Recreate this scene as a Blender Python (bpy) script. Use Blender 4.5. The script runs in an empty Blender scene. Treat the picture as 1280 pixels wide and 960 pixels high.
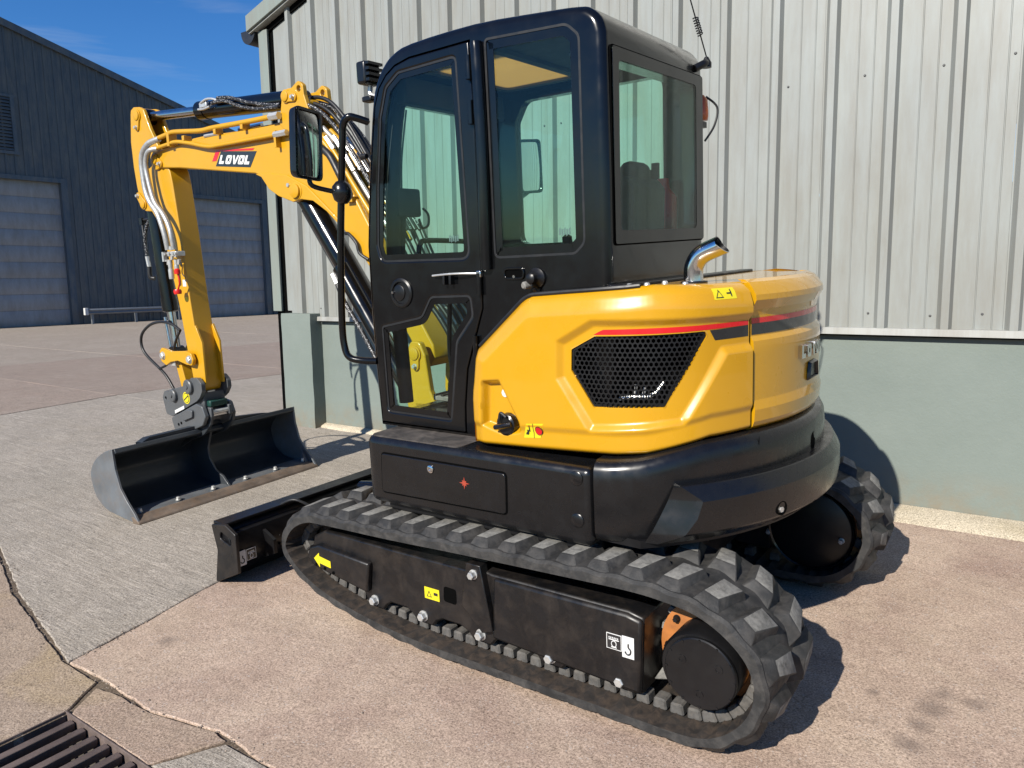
import bpy, bmesh, math, random
from mathutils import Vector, Matrix, noise
R=random.Random(7)
rad=math.radians
sc=bpy.context.scene
COL=sc.collection
# ------------------------------------------------------------------ camera
def cam_axes(yaw,pitch,roll):
    cy,sy,cp,sp=math.cos(yaw),math.sin(yaw),math.cos(pitch),math.sin(pitch)
    f=Vector((cp*cy,cp*sy,sp)); r=Vector((sy,-cy,0)); u=r.cross(f)
    c,s=math.cos(roll),math.sin(roll)
    return c*r+s*u,-s*r+c*u,f
cr,cu,cf=cam_axes(rad(126.262),rad(-7.552),rad(-0.906))
cam=bpy.data.cameras.new('camera'); cam_o=bpy.data.objects.new('camera',cam); COL.objects.link(cam_o)
M=Matrix.Identity(4)
for i in range(3):
    M[i][0]=cr[i]; M[i][1]=cu[i]; M[i][2]=-cf[i]
M.translation=Vector((6.2766,-5.3621,1.4968))
cam_o.matrix_world=M
cam.sensor_width=36; cam.lens=957.775/1280*36; cam.clip_start=.05; cam.clip_end=800
sc.camera=cam_o
# ------------------------------------------------------------------ sky, sun, exposure
LD=Vector((.006,1,-.65)).normalized()          # direction the sunlight travels
elev=math.asin(-LD.z); azim=math.atan2(-LD.x,-LD.y)
world=bpy.data.worlds.new('World'); sc.world=world; world.use_nodes=True
wn=world.node_tree; wn.nodes.clear()
def wnode(t,**k):
    n=wn.nodes.new(t)
    for a,b in k.items(): setattr(n,a,b)
    return n
sky=wnode('ShaderNodeTexSky',sky_type='NISHITA',sun_disc=False,sun_elevation=elev,sun_rotation=azim,altitude=100,air_density=1.0,dust_density=.0,ozone_density=2.0)
tc=wnode('ShaderNodeTexCoord'); mp=wnode('ShaderNodeMapping'); mp.inputs['Scale'].default_value=(2.0,1.4,11); mp.inputs['Rotation'].default_value=(0,rad(12),rad(30))
nz=wnode('ShaderNodeTexNoise'); nz.inputs['Scale'].default_value=1.6; nz.inputs['Detail'].default_value=5; nz.inputs['Roughness'].default_value=.58; nz.inputs['Distortion'].default_value=.6
cr2=wnode('ShaderNodeValToRGB'); cr2.color_ramp.elements[0].position=.53; cr2.color_ramp.elements[1].position=.84; cr2.color_ramp.elements[1].color=(.38,.38,.38,1)
hs=wnode('ShaderNodeHueSaturation'); hs.inputs['Saturation'].default_value=1.3
mx=wnode('ShaderNodeMixRGB'); mx.inputs[2].default_value=(6.5,7.0,7.6,1)
bg=wnode('ShaderNodeBackground'); bg.inputs['Strength'].default_value=.062
wo=wnode('ShaderNodeOutputWorld')
L=wn.links.new
L(tc.outputs['Generated'],mp.inputs['Vector']); L(mp.outputs['Vector'],nz.inputs['Vector']); L(nz.outputs['Fac'],cr2.inputs['Fac'])
L(cr2.outputs['Color'],mx.inputs['Fac']); L(sky.outputs['Color'],hs.inputs['Color']); tint=wnode('ShaderNodeMixRGB',blend_type='MULTIPLY'); tint.inputs[0].default_value=1; tint.inputs[2].default_value=(.72,1.02,1.38,1); L(hs.outputs['Color'],tint.inputs[1]); L(tint.outputs['Color'],mx.inputs[1]); L(mx.outputs['Color'],bg.inputs['Color']); L(bg.outputs['Background'],wo.inputs['Surface'])
sun=bpy.data.lights.new('sun','SUN'); sun.energy=5.0; sun.angle=rad(.53); sun.color=(1,.945,.85)
sun_o=bpy.data.objects.new('sun',sun); COL.objects.link(sun_o); sun_o.location=(0,-20,20); sun_o.rotation_euler=LD.to_track_quat('-Z','Y').to_euler()
vs=sc.view_settings; vs.view_transform='Standard'; vs.look='None'; vs.exposure=.6; vs.gamma=1; vs.use_curve_mapping=False
sc.cycles.max_bounces=6; sc.cycles.diffuse_bounces=3; sc.cycles.glossy_bounces=4; sc.cycles.transmission_bounces=4; sc.cycles.transparent_max_bounces=16; sc.cycles.caustics_reflective=False; sc.cycles.caustics_refractive=False

# ------------------------------------------------------------------ materials
KA=.72      # all base colours share one reflectance scale, balanced against the exposure
class NT:
    def __init__(s,name):
        s.m=bpy.data.materials.new(name); s.m.use_nodes=True; s.t=s.m.node_tree; s.t.nodes.clear()
        s.out=s.n('ShaderNodeOutputMaterial')
    def n(s,t,**k):
        x=s.t.nodes.new(t)
        for a,b in k.items():
            if a in x.inputs: x.inputs[a].default_value=b
            else: setattr(x,a,b)
        return x
    def l(s,a,b): s.t.links.new(a,b)
    def noise(s,scale,detail=4,rough=.5,vec=None,dist=0):
        x=s.n('ShaderNodeTexNoise'); x.inputs['Scale'].default_value=scale; x.inputs['Detail'].default_value=detail; x.inputs['Roughness'].default_value=rough; x.inputs['Distortion'].default_value=dist
        if vec is not None: s.l(vec,x.inputs['Vector'])
        return x.outputs['Fac']
    def ramp(s,fac,p0,c0,p1,c1):
        x=s.n('ShaderNodeValToRGB'); e=x.color_ramp.elements
        e[0].position=p0; e[1].position=p1
        e[0].color=c0 if isinstance(c0,tuple) else (c0,c0,c0,1); e[1].color=c1 if isinstance(c1,tuple) else (c1,c1,c1,1)
        s.l(fac,x.inputs['Fac']); return x.outputs['Color']
    def mix(s,fac,a,b,mode='MIX'):
        x=s.n('ShaderNodeMixRGB',blend_type=mode)
        for i,v in ((0,fac),(1,a),(2,b)):
            if isinstance(v,(int,float)): x.inputs[i].default_value=v
            elif isinstance(v,tuple): x.inputs[i].default_value=v if len(v)==4 else v+(1,)
            else: s.l(v,x.inputs[i])
        return x.outputs['Color']
    def obj(s,scale=None):
        c=s.n('ShaderNodeTexCoord').outputs['Object']
        if scale is None: return c
        m=s.n('ShaderNodeMapping'); m.inputs['Scale'].default_value=scale; s.l(c,m.inputs['Vector']); return m.outputs['Vector']
    def bump(s,h,strength=.3,dist=.01,prev=None):
        b=s.n('ShaderNodeBump'); b.inputs['Strength'].default_value=strength; b.inputs['Distance'].default_value=dist
        s.l(h,b.inputs['Height'])
        if prev is not None: s.l(prev,b.inputs['Normal'])
        return b.outputs['Normal']
    def pbr(s,col,rough=.5,metal=0,coat=0,spec=.5,normal=None,coatr=.05):
        b=s.n('ShaderNodeBsdfPrincipled')
        if isinstance(col,tuple): b.inputs['Base Color'].default_value=col+(1,) if len(col)==3 else col
        else: s.l(col,b.inputs['Base Color'])
        if isinstance(rough,(int,float)): b.inputs['Roughness'].default_value=rough
        else: s.l(rough,b.inputs['Roughness'])
        b.inputs['Metallic'].default_value=metal; b.inputs['Coat Weight'].default_value=coat; b.inputs['Coat Roughness'].default_value=coatr; b.inputs['Specular IOR Level'].default_value=spec
        if normal is not None: s.l(normal,b.inputs['Normal'])
        s.l(b.outputs['BSDF'],s.out.inputs['Surface']); return s.m
def c4(c,k=1): return (min(1,c[0]*k),min(1,c[1]*k),min(1,c[2]*k),1)
def paint(name,col,rough=.4,metal=0,coat=0,var=.06,scale=6,bump=0,spec=.5,dust=0,dustcol=(.25,.21,.17),coatr=.06,world=False):
    t=NT(name); v=t.n('ShaderNodeNewGeometry').outputs['Position'] if world else t.obj()
    if metal<.5: col=tuple(q*KA for q in col); dustcol=tuple(q*KA for q in dustcol)
    n1=t.noise(scale,3,.6,v); c=t.ramp(n1,.3,c4(col,1-var),.7,c4(col,1+var))
    r=t.ramp(t.noise(scale*3,2,.6,v),.3,max(.02,rough-.06),.75,min(1,rough+.1))
    if dust:
        d=t.ramp(t.noise(scale*2.3,5,.65,v,.4),.42,0.0,.78,dust); c=t.mix(d,c,dustcol)
        r=t.mix(d,r,(.8,.8,.8))
    nm=None
    if bump: nm=t.bump(t.noise(scale*22,2,.6,v),bump,.002)
    return t.pbr(c,r,metal,coat,spec,nm,coatr)
YEL=paint('yellow_paint',(.70,.355,.005),.30,coat=.8,var=.015,scale=3,coatr=.03)
YELS=paint('yellow_steel',(.70,.365,.006),.38,coat=.25,var=.03,scale=5,dust=.1,dustcol=(.5,.32,.1))
BLKG=paint('black_gloss_paint',(.0045,.0048,.0055),.17,coat=.15,var=.2,scale=4,spec=.4)
BLKS=paint('black_satin_paint',(.007,.007,.008),.34,var=.2,scale=5,dust=.05,dustcol=(.1,.09,.08),spec=.4)
BLKT=paint('black_textured_plastic',(.0075,.0075,.0085),.25,var=.15,scale=6,dust=.02,dustcol=(.11,.1,.095),spec=.5)
BLKD=paint('dusty_black_steel',(.0075,.0075,.0085),.32,var=.25,scale=5,dust=.34,dustcol=(.075,.055,.04),bump=.08,spec=.45)
STEP=paint('dusty_step',(.05,.045,.042),.6,var=.2,scale=5,dust=.8,dustcol=(.20,.17,.15))
RUB=paint('track_rubber',(.030,.030,.030),.62,var=.35,scale=9,dust=.55,dustcol=(.13,.12,.11),bump=.5,spec=.35,world=True)
RUBL=paint('worn_rubber',(.20,.195,.18),.8,var=.4,scale=24,dust=.9,dustcol=(.36,.345,.315),bump=.6,spec=.25,world=True)
RUBG=paint('guide_rubber',(.10,.095,.088),.8,var=.4,scale=24,dust=.8,dustcol=(.17,.15,.13),bump=.4,world=True)
RUBI=paint('muddy_inner_rubber',(.035,.031,.028),.7,var=.35,scale=10,dust=.8,dustcol=(.12,.085,.06),bump=.5,spec=.25,world=True)
CHR=paint('chrome',(.66,.66,.66),.14,metal=1,var=.02)
STL=paint('polished_rod',(.55,.55,.56),.16,metal=1,var=.03)
ZNC=paint('zinc_fitting',(.55,.55,.53),.35,metal=.6,var=.12,scale=30)
GRY=paint('grey_coupler_paint',(.10,.108,.115),.42,var=.06,coat=.2,dust=.1,dustcol=(.2,.18,.16))
BKT=paint('bucket_paint',(.035,.042,.05),.4,var=.18,scale=4,dust=.22,dustcol=(.10,.105,.11),coat=.15)
BKTW=paint('worn_bucket_steel',(.20,.22,.24),.45,metal=.35,var=.2,scale=5,dust=.5,dustcol=(.22,.17,.13))
EDG=paint('rusty_cutting_edge',(.20,.155,.12),.6,metal=.25,var=.3,scale=9,dust=.5,dustcol=(.27,.17,.10),bump=.3)
ORG=paint('orange_primer',(.55,.20,.05),.5,var=.2,scale=10,dust=.4,dustcol=(.1,.07,.05))
RED=paint('red_plastic',(.75,.02,.015),.3,var=.05)
REDD=paint('red_decal',(.75,.012,.018),.3,coat=.5,var=.02)
BLKDEC=paint('black_decal',(.025,.025,.027),.3,coat=.4,var=.05)
WHT=paint('white_decal',(.8,.8,.78),.4,var=.02)
YDEC=paint('yellow_decal',(.85,.72,.02),.4,var=.02)
HOSE=paint('hydraulic_hose',(.014,.014,.015),.45,var=.2,scale=10)
SLV=paint('silver_sleeve',(.42,.42,.41),.42,metal=.55,var=.15,scale=40)
INT=paint('cab_trim',(.03,.03,.03),.7,var=.15,scale=6)
INTL=paint('cab_headliner',(.12,.115,.10),.8,var=.1,scale=6)
SEAT=paint('seat_fabric',(.035,.035,.037),.85,var=.2,scale=30,bump=.3)
GRN=paint('green_plastic',(.012,.06,.048),.4)
AMB=paint('amber_lens',(.8,.16,.02),.25,coat=.4)
def hose_mat():
    t=NT('braided_hose'); v=t.obj()
    vo=t.n('ShaderNodeTexVoronoi'); vo.inputs['Scale'].default_value=95; t.l(v,vo.inputs['Vector'])
    c=t.ramp(vo.outputs['Distance'],.24,(.45,.45,.45,1),.30,(.014,.014,.015,1))
    return t.pbr(c,.45)
HOSEW=hose_mat()
def glass(name,tint,rgh=0.0,refl=.022):
    t=NT(name); tr=t.n('ShaderNodeBsdfTransparent'); tr.inputs['Color'].default_value=tint+(1,)
    gl=t.n('ShaderNodeBsdfGlossy'); gl.inputs['Roughness'].default_value=rgh; gl.inputs['Color'].default_value=(1,1,1,1)
    lw=t.n('ShaderNodeLayerWeight'); lw.inputs['Blend'].default_value=.5
    pw=t.n('ShaderNodeMath',operation='POWER'); t.l(lw.outputs['Facing'],pw.inputs[0]); pw.inputs[1].default_value=5
    fr=t.n('ShaderNodeMath',operation='MULTIPLY_ADD'); t.l(pw.outputs[0],fr.inputs[0]); fr.inputs[1].default_value=.7; fr.inputs[2].default_value=refl
    mx=t.n('ShaderNodeMixShader'); t.l(fr.outputs[0],mx.inputs['Fac']); t.l(tr.outputs['BSDF'],mx.inputs[1]); t.l(gl.outputs['BSDF'],mx.inputs[2])
    t.l(mx.outputs['Shader'],t.out.inputs['Surface']); return t.m
GLS=glass('green_tinted_glass',(.835,.975,.925))
GLC=glass('lower_door_glass',(.93,.975,.95))
GLR=glass('rear_glass',(.80,.95,.89))
def translucent(name,col):
    t=NT(name); a=t.n('ShaderNodeBsdfTranslucent'); a.inputs['Color'].default_value=col+(1,); b=t.n('ShaderNodeBsdfTransparent'); b.inputs['Color'].default_value=(.8,.62,.36,1)
    m=t.n('ShaderNodeMixShader'); m.inputs['Fac'].default_value=.35; t.l(a.outputs['BSDF'],m.inputs[1]); t.l(b.outputs['BSDF'],m.inputs[2]); t.l(m.outputs['Shader'],t.out.inputs['Surface']); return t.m
GLB=translucent('bronze_roof_polycarbonate',(.62,.42,.20))
MIR=paint('mirror_silver',(.86,.88,.88),.02,metal=1,var=.01)

# ------------------------------------------------------------------ mesh helpers
def link(name,me,parent=None):
    o=bpy.data.objects.new(name,me); COL.objects.link(o)
    if parent is not None: o.parent=parent
    return o
def mk(name,verts,faces,mat,parent=None,ang=38,bevel=0,seg=2,fmi=None,recalc=True):
    me=bpy.data.meshes.new(name); me.from_pydata([tuple(v) for v in verts],[],faces)
    for m in (mat if isinstance(mat,(list,tuple)) else [mat]): me.materials.append(m)
    if fmi:
        for p,i in zip(me.polygons,fmi): p.material_index=i
    if recalc:
        bm=bmesh.new(); bm.from_mesh(me); bmesh.ops.recalc_face_normals(bm,faces=bm.faces); bm.to_mesh(me); bm.free()
    return fin(name,me,parent,ang,bevel,seg)
def fin(name,me,parent,ang=38,bevel=0,seg=2):
    me.polygons.foreach_set('use_smooth',[True]*len(me.polygons)); me.set_sharp_from_angle(angle=rad(ang)); me.update()
    o=link(name,me,parent)
    if bevel:
        b=o.modifiers.new('bevel','BEVEL'); b.width=bevel; b.segments=seg; b.limit_method='ANGLE'; b.angle_limit=rad(34); b.harden_normals=False
        if seg>1: me.set_sharp_from_angle(angle=rad(60))
    return o
class MB:                      # collects pieces of ONE part
    def __init__(s): s.v=[]; s.f=[]; s.m=[]
    def add(s,vf,mi=0):
        v,f=vf; o=len(s.v); s.v+=[tuple(q) for q in v]; s.f+=[tuple(i+o for i in q) for q in f]; s.m+=[mi]*len(f); return s
    def make(s,name,mat,parent=None,**k): return mk(name,s.v,s.f,mat,parent,fmi=s.m,**k)
def P3(ax,a,b,c): return (c,a,b) if ax=='x' else ((a,c,b) if ax=='y' else (a,b,c))
def prism(poly,ax,a,b):
    n=len(poly); v=[P3(ax,p[0],p[1],a) for p in poly]+[P3(ax,p[0],p[1],b) for p in poly]
    return v,[tuple(range(n)),tuple(range(2*n-1,n-1,-1))]+[(i,(i+1)%n,n+(i+1)%n,n+i) for i in range(n)]
def box(x0,x1,y0,y1,z0,z1): return prism([(x0,z0),(x1,z0),(x1,z1),(x0,z1)],'y',y0,y1)
def frame_of(d):
    d=Vector(d).normalized(); a=Vector((0,0,1)) if abs(d.z)<.9 else Vector((1,0,0)); u=d.cross(a).normalized(); return u,d.cross(u)
def cyl(p0,p1,r0,r1=None,n=20,cap=True):
    r1=r0 if r1 is None else r1; p0=Vector(p0); p1=Vector(p1); u,w=frame_of(p1-p0); v=[]
    for p,r in ((p0,r0),(p1,r1)):
        for i in range(n):
            a=2*math.pi*i/n; v.append(p+u*(r*math.cos(a))+w*(r*math.sin(a)))
    f=[(i,(i+1)%n,n+(i+1)%n,n+i) for i in range(n)]
    if cap: f+=[tuple(range(n-1,-1,-1)),tuple(range(n,2*n))]
    return v,f
def spin(p0,d,prof,n=24):      # prof: (distance along d, radius)
    p0=Vector(p0); d=Vector(d).normalized(); u,w=frame_of(d); v=[]; f=[]
    for t,r in prof:
        for i in range(n):
            a=2*math.pi*i/n; v.append(p0+d*t+u*(r*math.cos(a))+w*(r*math.sin(a)))
    for k in range(len(prof)-1):
        f+=[(k*n+i,k*n+(i+1)%n,(k+1)*n+(i+1)%n,(k+1)*n+i) for i in range(n)]
    f+=[tuple(range(n-1,-1,-1)),tuple(range((len(prof)-1)*n,len(prof)*n))]
    return v,f
def cat(pts,k=6,closed=False):
    P=[Vector(p) for p in pts]; out=[]; n=len(P)
    rng=range(n) if closed else range(n-1)
    for i in rng:
        a=P[(i-1)%n] if closed or i>0 else P[0]; b=P[i]; c=P[(i+1)%n]; d=P[(i+2)%n] if closed or i+2<n else P[-1]
        for j in range(k):
            t=j/k; out.append(.5*((2*b)+(c-a)*t+(2*a-5*b+4*c-d)*t*t+(3*b-3*c+d-a)*t**3))
    if not closed: out.append(P[-1])
    return out
def tube(pts,r,n=10,k=6,smooth=True,rs=None):
    P=cat(pts,k) if smooth else [Vector(p) for p in pts]
    v=[]; f=[]; u=None
    for i,p in enumerate(P):
        d=(P[min(i+1,len(P)-1)]-P[max(i-1,0)]).normalized()
        if u is None: u,_=frame_of(d)
        u=(u-d*u.dot(d)).normalized(); w=d.cross(u); rr=r if rs is None else rs(i/(len(P)-1))
        for j in range(n):
            a=2*math.pi*j/n; v.append(p+u*(rr*math.cos(a))+w*(rr*math.sin(a)))
    for i in range(len(P)-1):
        f+=[(i*n+j,i*n+(j+1)%n,(i+1)*n+(j+1)%n,(i+1)*n+j) for j in range(n)]
    f+=[tuple(range(n-1,-1,-1)),tuple(range((len(P)-1)*n,len(P)*n))]
    return v,f
def roundpoly(pts,r,n=5):
    out=[]; m=len(pts)
    for i in range(m):
        p=Vector(pts[i]).to_2d() if len(pts[i])>2 else Vector(pts[i]); a=Vector(pts[i-1]); b=Vector(pts[(i+1)%m]); ri=r[i] if isinstance(r,(list,tuple)) else r
        da=(a-p); db=(b-p); la,lb=da.length,db.length; da/=la; db/=lb
        ang=da.angle(db) if abs(da.dot(db))<.9999 else math.pi
        if ang>rad(172) or ri<=0: out.append(tuple(p)); continue
        t=min(ri/math.tan(ang/2),la*.48,lb*.48)
        q0=p+da*t; q1=p+db*t
        for j in range(n+1):
            s=j/n; out.append(tuple((1-s)**2*q0+2*s*(1-s)*p+s*s*q1))
    return out
def inset(poly,d):             # shrink a simple polygon by d
    n=len(poly); A=sum(poly[i][0]*poly[(i+1)%n][1]-poly[(i+1)%n][0]*poly[i][1] for i in range(n)); sg=1 if A>0 else -1
    out=[]
    for i in range(n):
        a=Vector(poly[i-1]); p=Vector(poly[i]); b=Vector(poly[(i+1)%n])
        e0=(p-a); e1=(b-p)
        if e0.length<1e-9 or e1.length<1e-9: out.append(tuple(p)); continue
        e0.normalize(); e1.normalize()
        n0=Vector((-e0.y,e0.x))*sg; n1=Vector((-e1.y,e1.x))*sg; m=(n0+n1)
        m=m.normalized() if m.length>1e-6 else n0; k=1/max(.35,m.dot(n0)); out.append(tuple(p+m*d*k))
    return out
def ringprism(outer,inner,ax,a,b):   # same vertex count
    n=len(outer); v=[P3(ax,*p,a) for p in outer]+[P3(ax,*p,a) for p in inner]+[P3(ax,*p,b) for p in outer]+[P3(ax,*p,b) for p in inner]; f=[]
    for i in range(n):
        j=(i+1)%n
        f+=[(i,j,n+j,n+i),(2*n+i,2*n+j,3*n+j,3*n+i),(i,j,2*n+j,2*n+i),(n+i,n+j,3*n+j,3*n+i)]
    return v,f
def bm_of(vf):
    bm=bmesh.new(); vs=[bm.verts.new(p) for p in vf[0]]
    for f in vf[1]:
        try: bm.faces.new([vs[i] for i in f])
        except ValueError: pass
    bmesh.ops.recalc_face_normals(bm,faces=bm.faces); return bm
def carve(name,bm,cutters,mat,parent,ang=38,bevel=0,seg=2):
    me=bpy.data.meshes.new(name); bm.to_mesh(me); bm.free(); o=bpy.data.objects.new(name,me); COL.objects.link(o); tmp=[]
    for c in cutters:
        b=bm_of(c) if isinstance(c,tuple) else c
        cm=bpy.data.meshes.new('c'); b.to_mesh(cm); b.free(); co=bpy.data.objects.new('c',cm); COL.objects.link(co); tmp.append(co)
        md=o.modifiers.new('b','BOOLEAN'); md.operation='DIFFERENCE'; md.solver='EXACT'; md.object=co
    dg=bpy.context.evaluated_depsgraph_get(); nm=bpy.data.meshes.new_from_object(o.evaluated_get(dg)); nm.name=name
    for t in tmp+[o]: bpy.data.objects.remove(t)
    nm.materials.clear()
    for m in (mat if isinstance(mat,(list,tuple)) else [mat]): nm.materials.append(m)
    return fin(name,nm,parent,ang,bevel,seg)
def empty(name,loc,label,cat_,group=None):
    o=bpy.data.objects.new(name,None); COL.objects.link(o); o.location=loc; o['label']=label; o['category']=cat_; o.empty_display_size=.2
    if group: o['group']=group
    return o
def tag(o,label,cat_=None,group=None,kind=None):
    if label: o['label']=label
    if cat_: o['category']=cat_
    if group: o['group']=group
    if kind: o['kind']=kind
    return o
def sd_poly(p,poly):           # >0 inside
    x,z=p; d=1e9; ins=False; n=len(poly)
    for i in range(n):
        x1,z1=poly[i]; x2,z2=poly[(i+1)%n]; ex,ez=x2-x1,z2-z1; t=max(0,min(1,((x-x1)*ex+(z-z1)*ez)/(ex*ex+ez*ez)))
        d=min(d,math.hypot(x-x1-ex*t,z-z1-ez*t))
        if (z1>z)!=(z2>z) and x<(x2-x1)*(z-z1)/(z2-z1)+x1: ins=not ins
    return d if ins else -d
def sst(t): t=max(0,min(1,t)); return t*t*(3-2*t)
def interp(x,xs,ys):
    if x<=xs[0]: return ys[0]
    for i in range(len(xs)-1):
        if x<=xs[i+1]: return ys[i]+(ys[i+1]-ys[i])*(x-xs[i])/(xs[i+1]-xs[i])
    return ys[-1]
# ------------------------------------------------------------------ ground
G=math.tan(rad(2.6))
def gz(y): return G*max(-9.0,min(y,0.0))
def concrete(name,ca,cb,streak=0,speck=.5,patch=.35,warm=(.36,.27,.16),bs=.5,dark=.25,grain=1.0,spots=()):
    t=NT(name); v=t.obj()
    big=t.noise(.75,5,.68,v,.7); c=t.mix(t.ramp(big,.35,0.0,.65,1.0),ca,cb)
    w=t.noise(1.3,3,.6,t.obj((1,1.4,1)),.8); c=t.mix(t.ramp(w,.50,0.0,.78,patch),c,warm)
    mid=t.noise(5.5,4,.7,v); c=t.mix(1,c,t.ramp(mid,.28,(.88,.87,.86,1),.72,(1.07,1.07,1.07,1)),'MULTIPLY')
    if streak:
        msk=t.ramp(t.noise(.8,4,.6,v),.34,0.1,.62,1.0)
        s=t.noise(1,3,.7,t.obj((3.5,34,3.5)),1.2)
        c=t.mix(t.mix(1,t.ramp(s,.50,0.0,.68,streak),msk,'MULTIPLY'),c,c4(cb,1.55))
        s2=t.noise(1,2,.7,t.obj((3,48,3)),.9); c=t.mix(t.mix(1,t.ramp(s2,.52,0.0,.70,streak),msk,'MULTIPLY'),c,c4(ca,.55))
    g1=t.noise(120,3,.85,v); c=t.mix(grain,c,t.ramp(g1,.32,(.36,.34,.32,1),.68,(1.55,1.55,1.55,1)),'MULTIPLY')
    vo=t.n('ShaderNodeTexVoronoi'); vo.inputs['Scale'].default_value=75; vo.inputs['Randomness'].default_value=1; t.l(v,vo.inputs['Vector'])
    sp=t.ramp(vo.outputs['Distance'],.16,1.0,.34,0.0); pick=t.ramp(t.noise(23,2,.6,v),.50,0.0,.62,speck); c=t.mix(t.mix(1,sp,pick,'MULTIPLY'),c,(.62,.54,.48))
    vo2=t.n('ShaderNodeTexVoronoi'); vo2.inputs['Scale'].default_value=95; t.l(v,vo2.inputs['Vector'])
    pk2=t.ramp(t.noise(38,2,.6,v),.50,0.0,.60,.85); c=t.mix(t.mix(1,t.ramp(vo2.outputs['Distance'],.15,1.0,.32,0.0),pk2,'MULTIPLY'),c,c4(ca,.33))
    st=t.noise(1.7,4,.7,v,1.0); c=t.mix(t.ramp(st,.62,0.0,.80,dark),c,(.10,.085,.075))
    if spots:
        sep=t.noise(11,3,.6,v)
        for (sx,sy,sr) in spots:
            dn=t.n('ShaderNodeVectorMath',operation='DISTANCE'); t.l(v,dn.inputs[0]); dn.inputs[1].default_value=(sx,sy,gz(sy))
            ad=t.n('ShaderNodeMath',operation='MULTIPLY_ADD'); t.l(sep,ad.inputs[0]); ad.inputs[1].default_value=sr*1.4; t.l(dn.outputs['Value'],ad.inputs[2])
            c=t.mix(t.ramp(ad.outputs[0],sr*.9,.55,sr*1.9,0.0),c,(.17,.13,.11))
    c=t.mix(1,c,(KA,KA,KA),'MULTIPLY')
    nb=t.bump(g1,bs,.006); nb=t.bump(t.noise(14,2,.6,v),.4,.012,nb)
    if streak: nb=t.bump(s,.5,.010,nb)
    return t.pbr(c,.9,spec=.25,normal=nb)
CG=concrete('grey_brushed_concrete',(.40,.36,.305),(.47,.42,.36),streak=.55,speck=.35,patch=.2,warm=(.42,.35,.25))
CP=concrete('pink_aggregate_concrete',(.45,.325,.26),(.64,.50,.39),speck=.95,patch=.4,warm=(.55,.44,.32),grain=.9,spots=((5.94,-2.29,.07),(5.96,-2.17,.05),(5.92,-2.56,.06),(6.08,-2.18,.05),(5.92,-2.42,.05),(5.74,-2.29,.03),(2.9,-3.55,.05),(4.4,-3.75,.04)))
CP2=concrete('worn_pink_concrete',(.44,.32,.25),(.48,.38,.29),speck=.5,patch=.55,warm=(.52,.40,.22))
CY=concrete('yellow_stained_concrete',(.43,.335,.26),(.46,.365,.28),speck=.35,patch=.7,warm=(.50,.38,.20),dark=.5)
CR=concrete('red_brown_concrete',(.36,.29,.24),(.40,.33,.275),streak=.35,speck=.4,patch=.4,warm=(.36,.26,.21))
CB=concrete('far_beige_concrete',(.38,.325,.27),(.43,.375,.315),streak=.4,speck=.2,patch=.3,warm=(.38,.29,.24))
DIRT=concrete('joint_dirt',(.13,.10,.075),(.19,.15,.11),speck=.5,patch=.2)
ys=[-90,-40,-9,-6,-4.615,-4.106,-4,-2,0,3,8,15,30,60,150]; xs=[-160,-60,-30,-15,-5,0,3.115,5.545,8,15,40,120]
v=[(x,y,gz(y)-.010) for y in ys for x in xs]; nx=len(xs)
ground=mk('ground',v,[(j*nx+i,j*nx+i+1,(j+1)*nx+i+1,(j+1)*nx+i) for j in range(len(ys)-1) for i in range(nx-1) if (j,i)!=(4,6)],DIRT)
tag(ground,'dusty concrete yard sloping gently away from the buildings',kind='structure')
def jag(poly,step,amp,seed):
    out=[]; n=len(poly)
    for i in range(n):
        a=Vector(poly[i]); b=Vector(poly[(i+1)%n]); m=max(1,int((b-a).length/step)); e=(b-a).normalized(); q=Vector((-e.y,e.x))
        for k in range(m):
            p=a.lerp(b,k/m); h=noise.noise(Vector((p.x*9,p.y*9,seed)))+.6*noise.noise(Vector((p.x*31,p.y*31,seed+3)))
            out.append(tuple(p+q*h*amp))
    return out
def slab(poly,mat,step=.03,amp=.007,seed=0,dz=0.0,inn=.004):
    p=jag(poly,step,amp,seed); q=inset(p,inn); n=len(p)
    v=[(x,y,gz(y)+dz) for x,y in q]+[(x,y,gz(y)+dz-.004) for x,y in p]+[(x,y,gz(y)-.05) for x,y in p]
    f=[tuple(range(n))]+[(i,(i+1)%n,n+(i+1)%n,n+i) for i in range(n)]+[(n+i,n+(i+1)%n,2*n+(i+1)%n,2*n+i) for i in range(n)]
    return mk('slab',v,f,mat,ground,ang=25)
J1=[(2.70,-3.915),(2.62,-3.5),(2.535,-3.19),(2.42,-2.58),(2.33,-2.16),(2.12,-1.0),(1.95,0.0)]
g=.005
slab([(-4.6,-2.35),(-1.5,-2.95),(.84,-3.49),(1.62,-3.70)]+[(x-g,y) for x,y in J1]+[(-4.6,-.0)],CG,seed=1)
slab([(x+g,y) for x,y in J1[::-1]]+[(2.95,-3.90),(3.4,-3.914),(3.75,-3.843),(4.05,-3.862),(6,-3.912),(13,-3.915),(13,0)],CP,seed=2)
slab([(3.03,-3.95),(3.2,-3.93),(3.4,-3.925),(3.75,-3.855),(3.83,-3.865),(3.71,-4.098),(3.14,-4.102),(3.115,-4.08)],CP2,step=.025,amp=.007,seed=3)
slab([(3.85,-3.875),(4.05,-3.875),(6,-3.925),(13,-3.93),(13,-4.098),(3.73,-4.098)],CG,step=.03,seed=4)
slab([(-4.6,-2.375),(-1.5,-2.985),(.835,-3.515),(1.615,-3.73),(2.2,-3.84),(2.69,-3.928),(2.98,-3.93),(3.09,-4.09),(3.105,-4.12),(3.105,-4.6),(3.06,-4.66),(3.06,-9),(-4.6,-9)],CY,seed=5)
slab([(3.075,-4.62),(13,-4.62),(13,-9),(3.075,-9)],CY,step=.2,seed=6)
xs2=[-4.63,-11,-18.5,-28.0]; k=7
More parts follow.
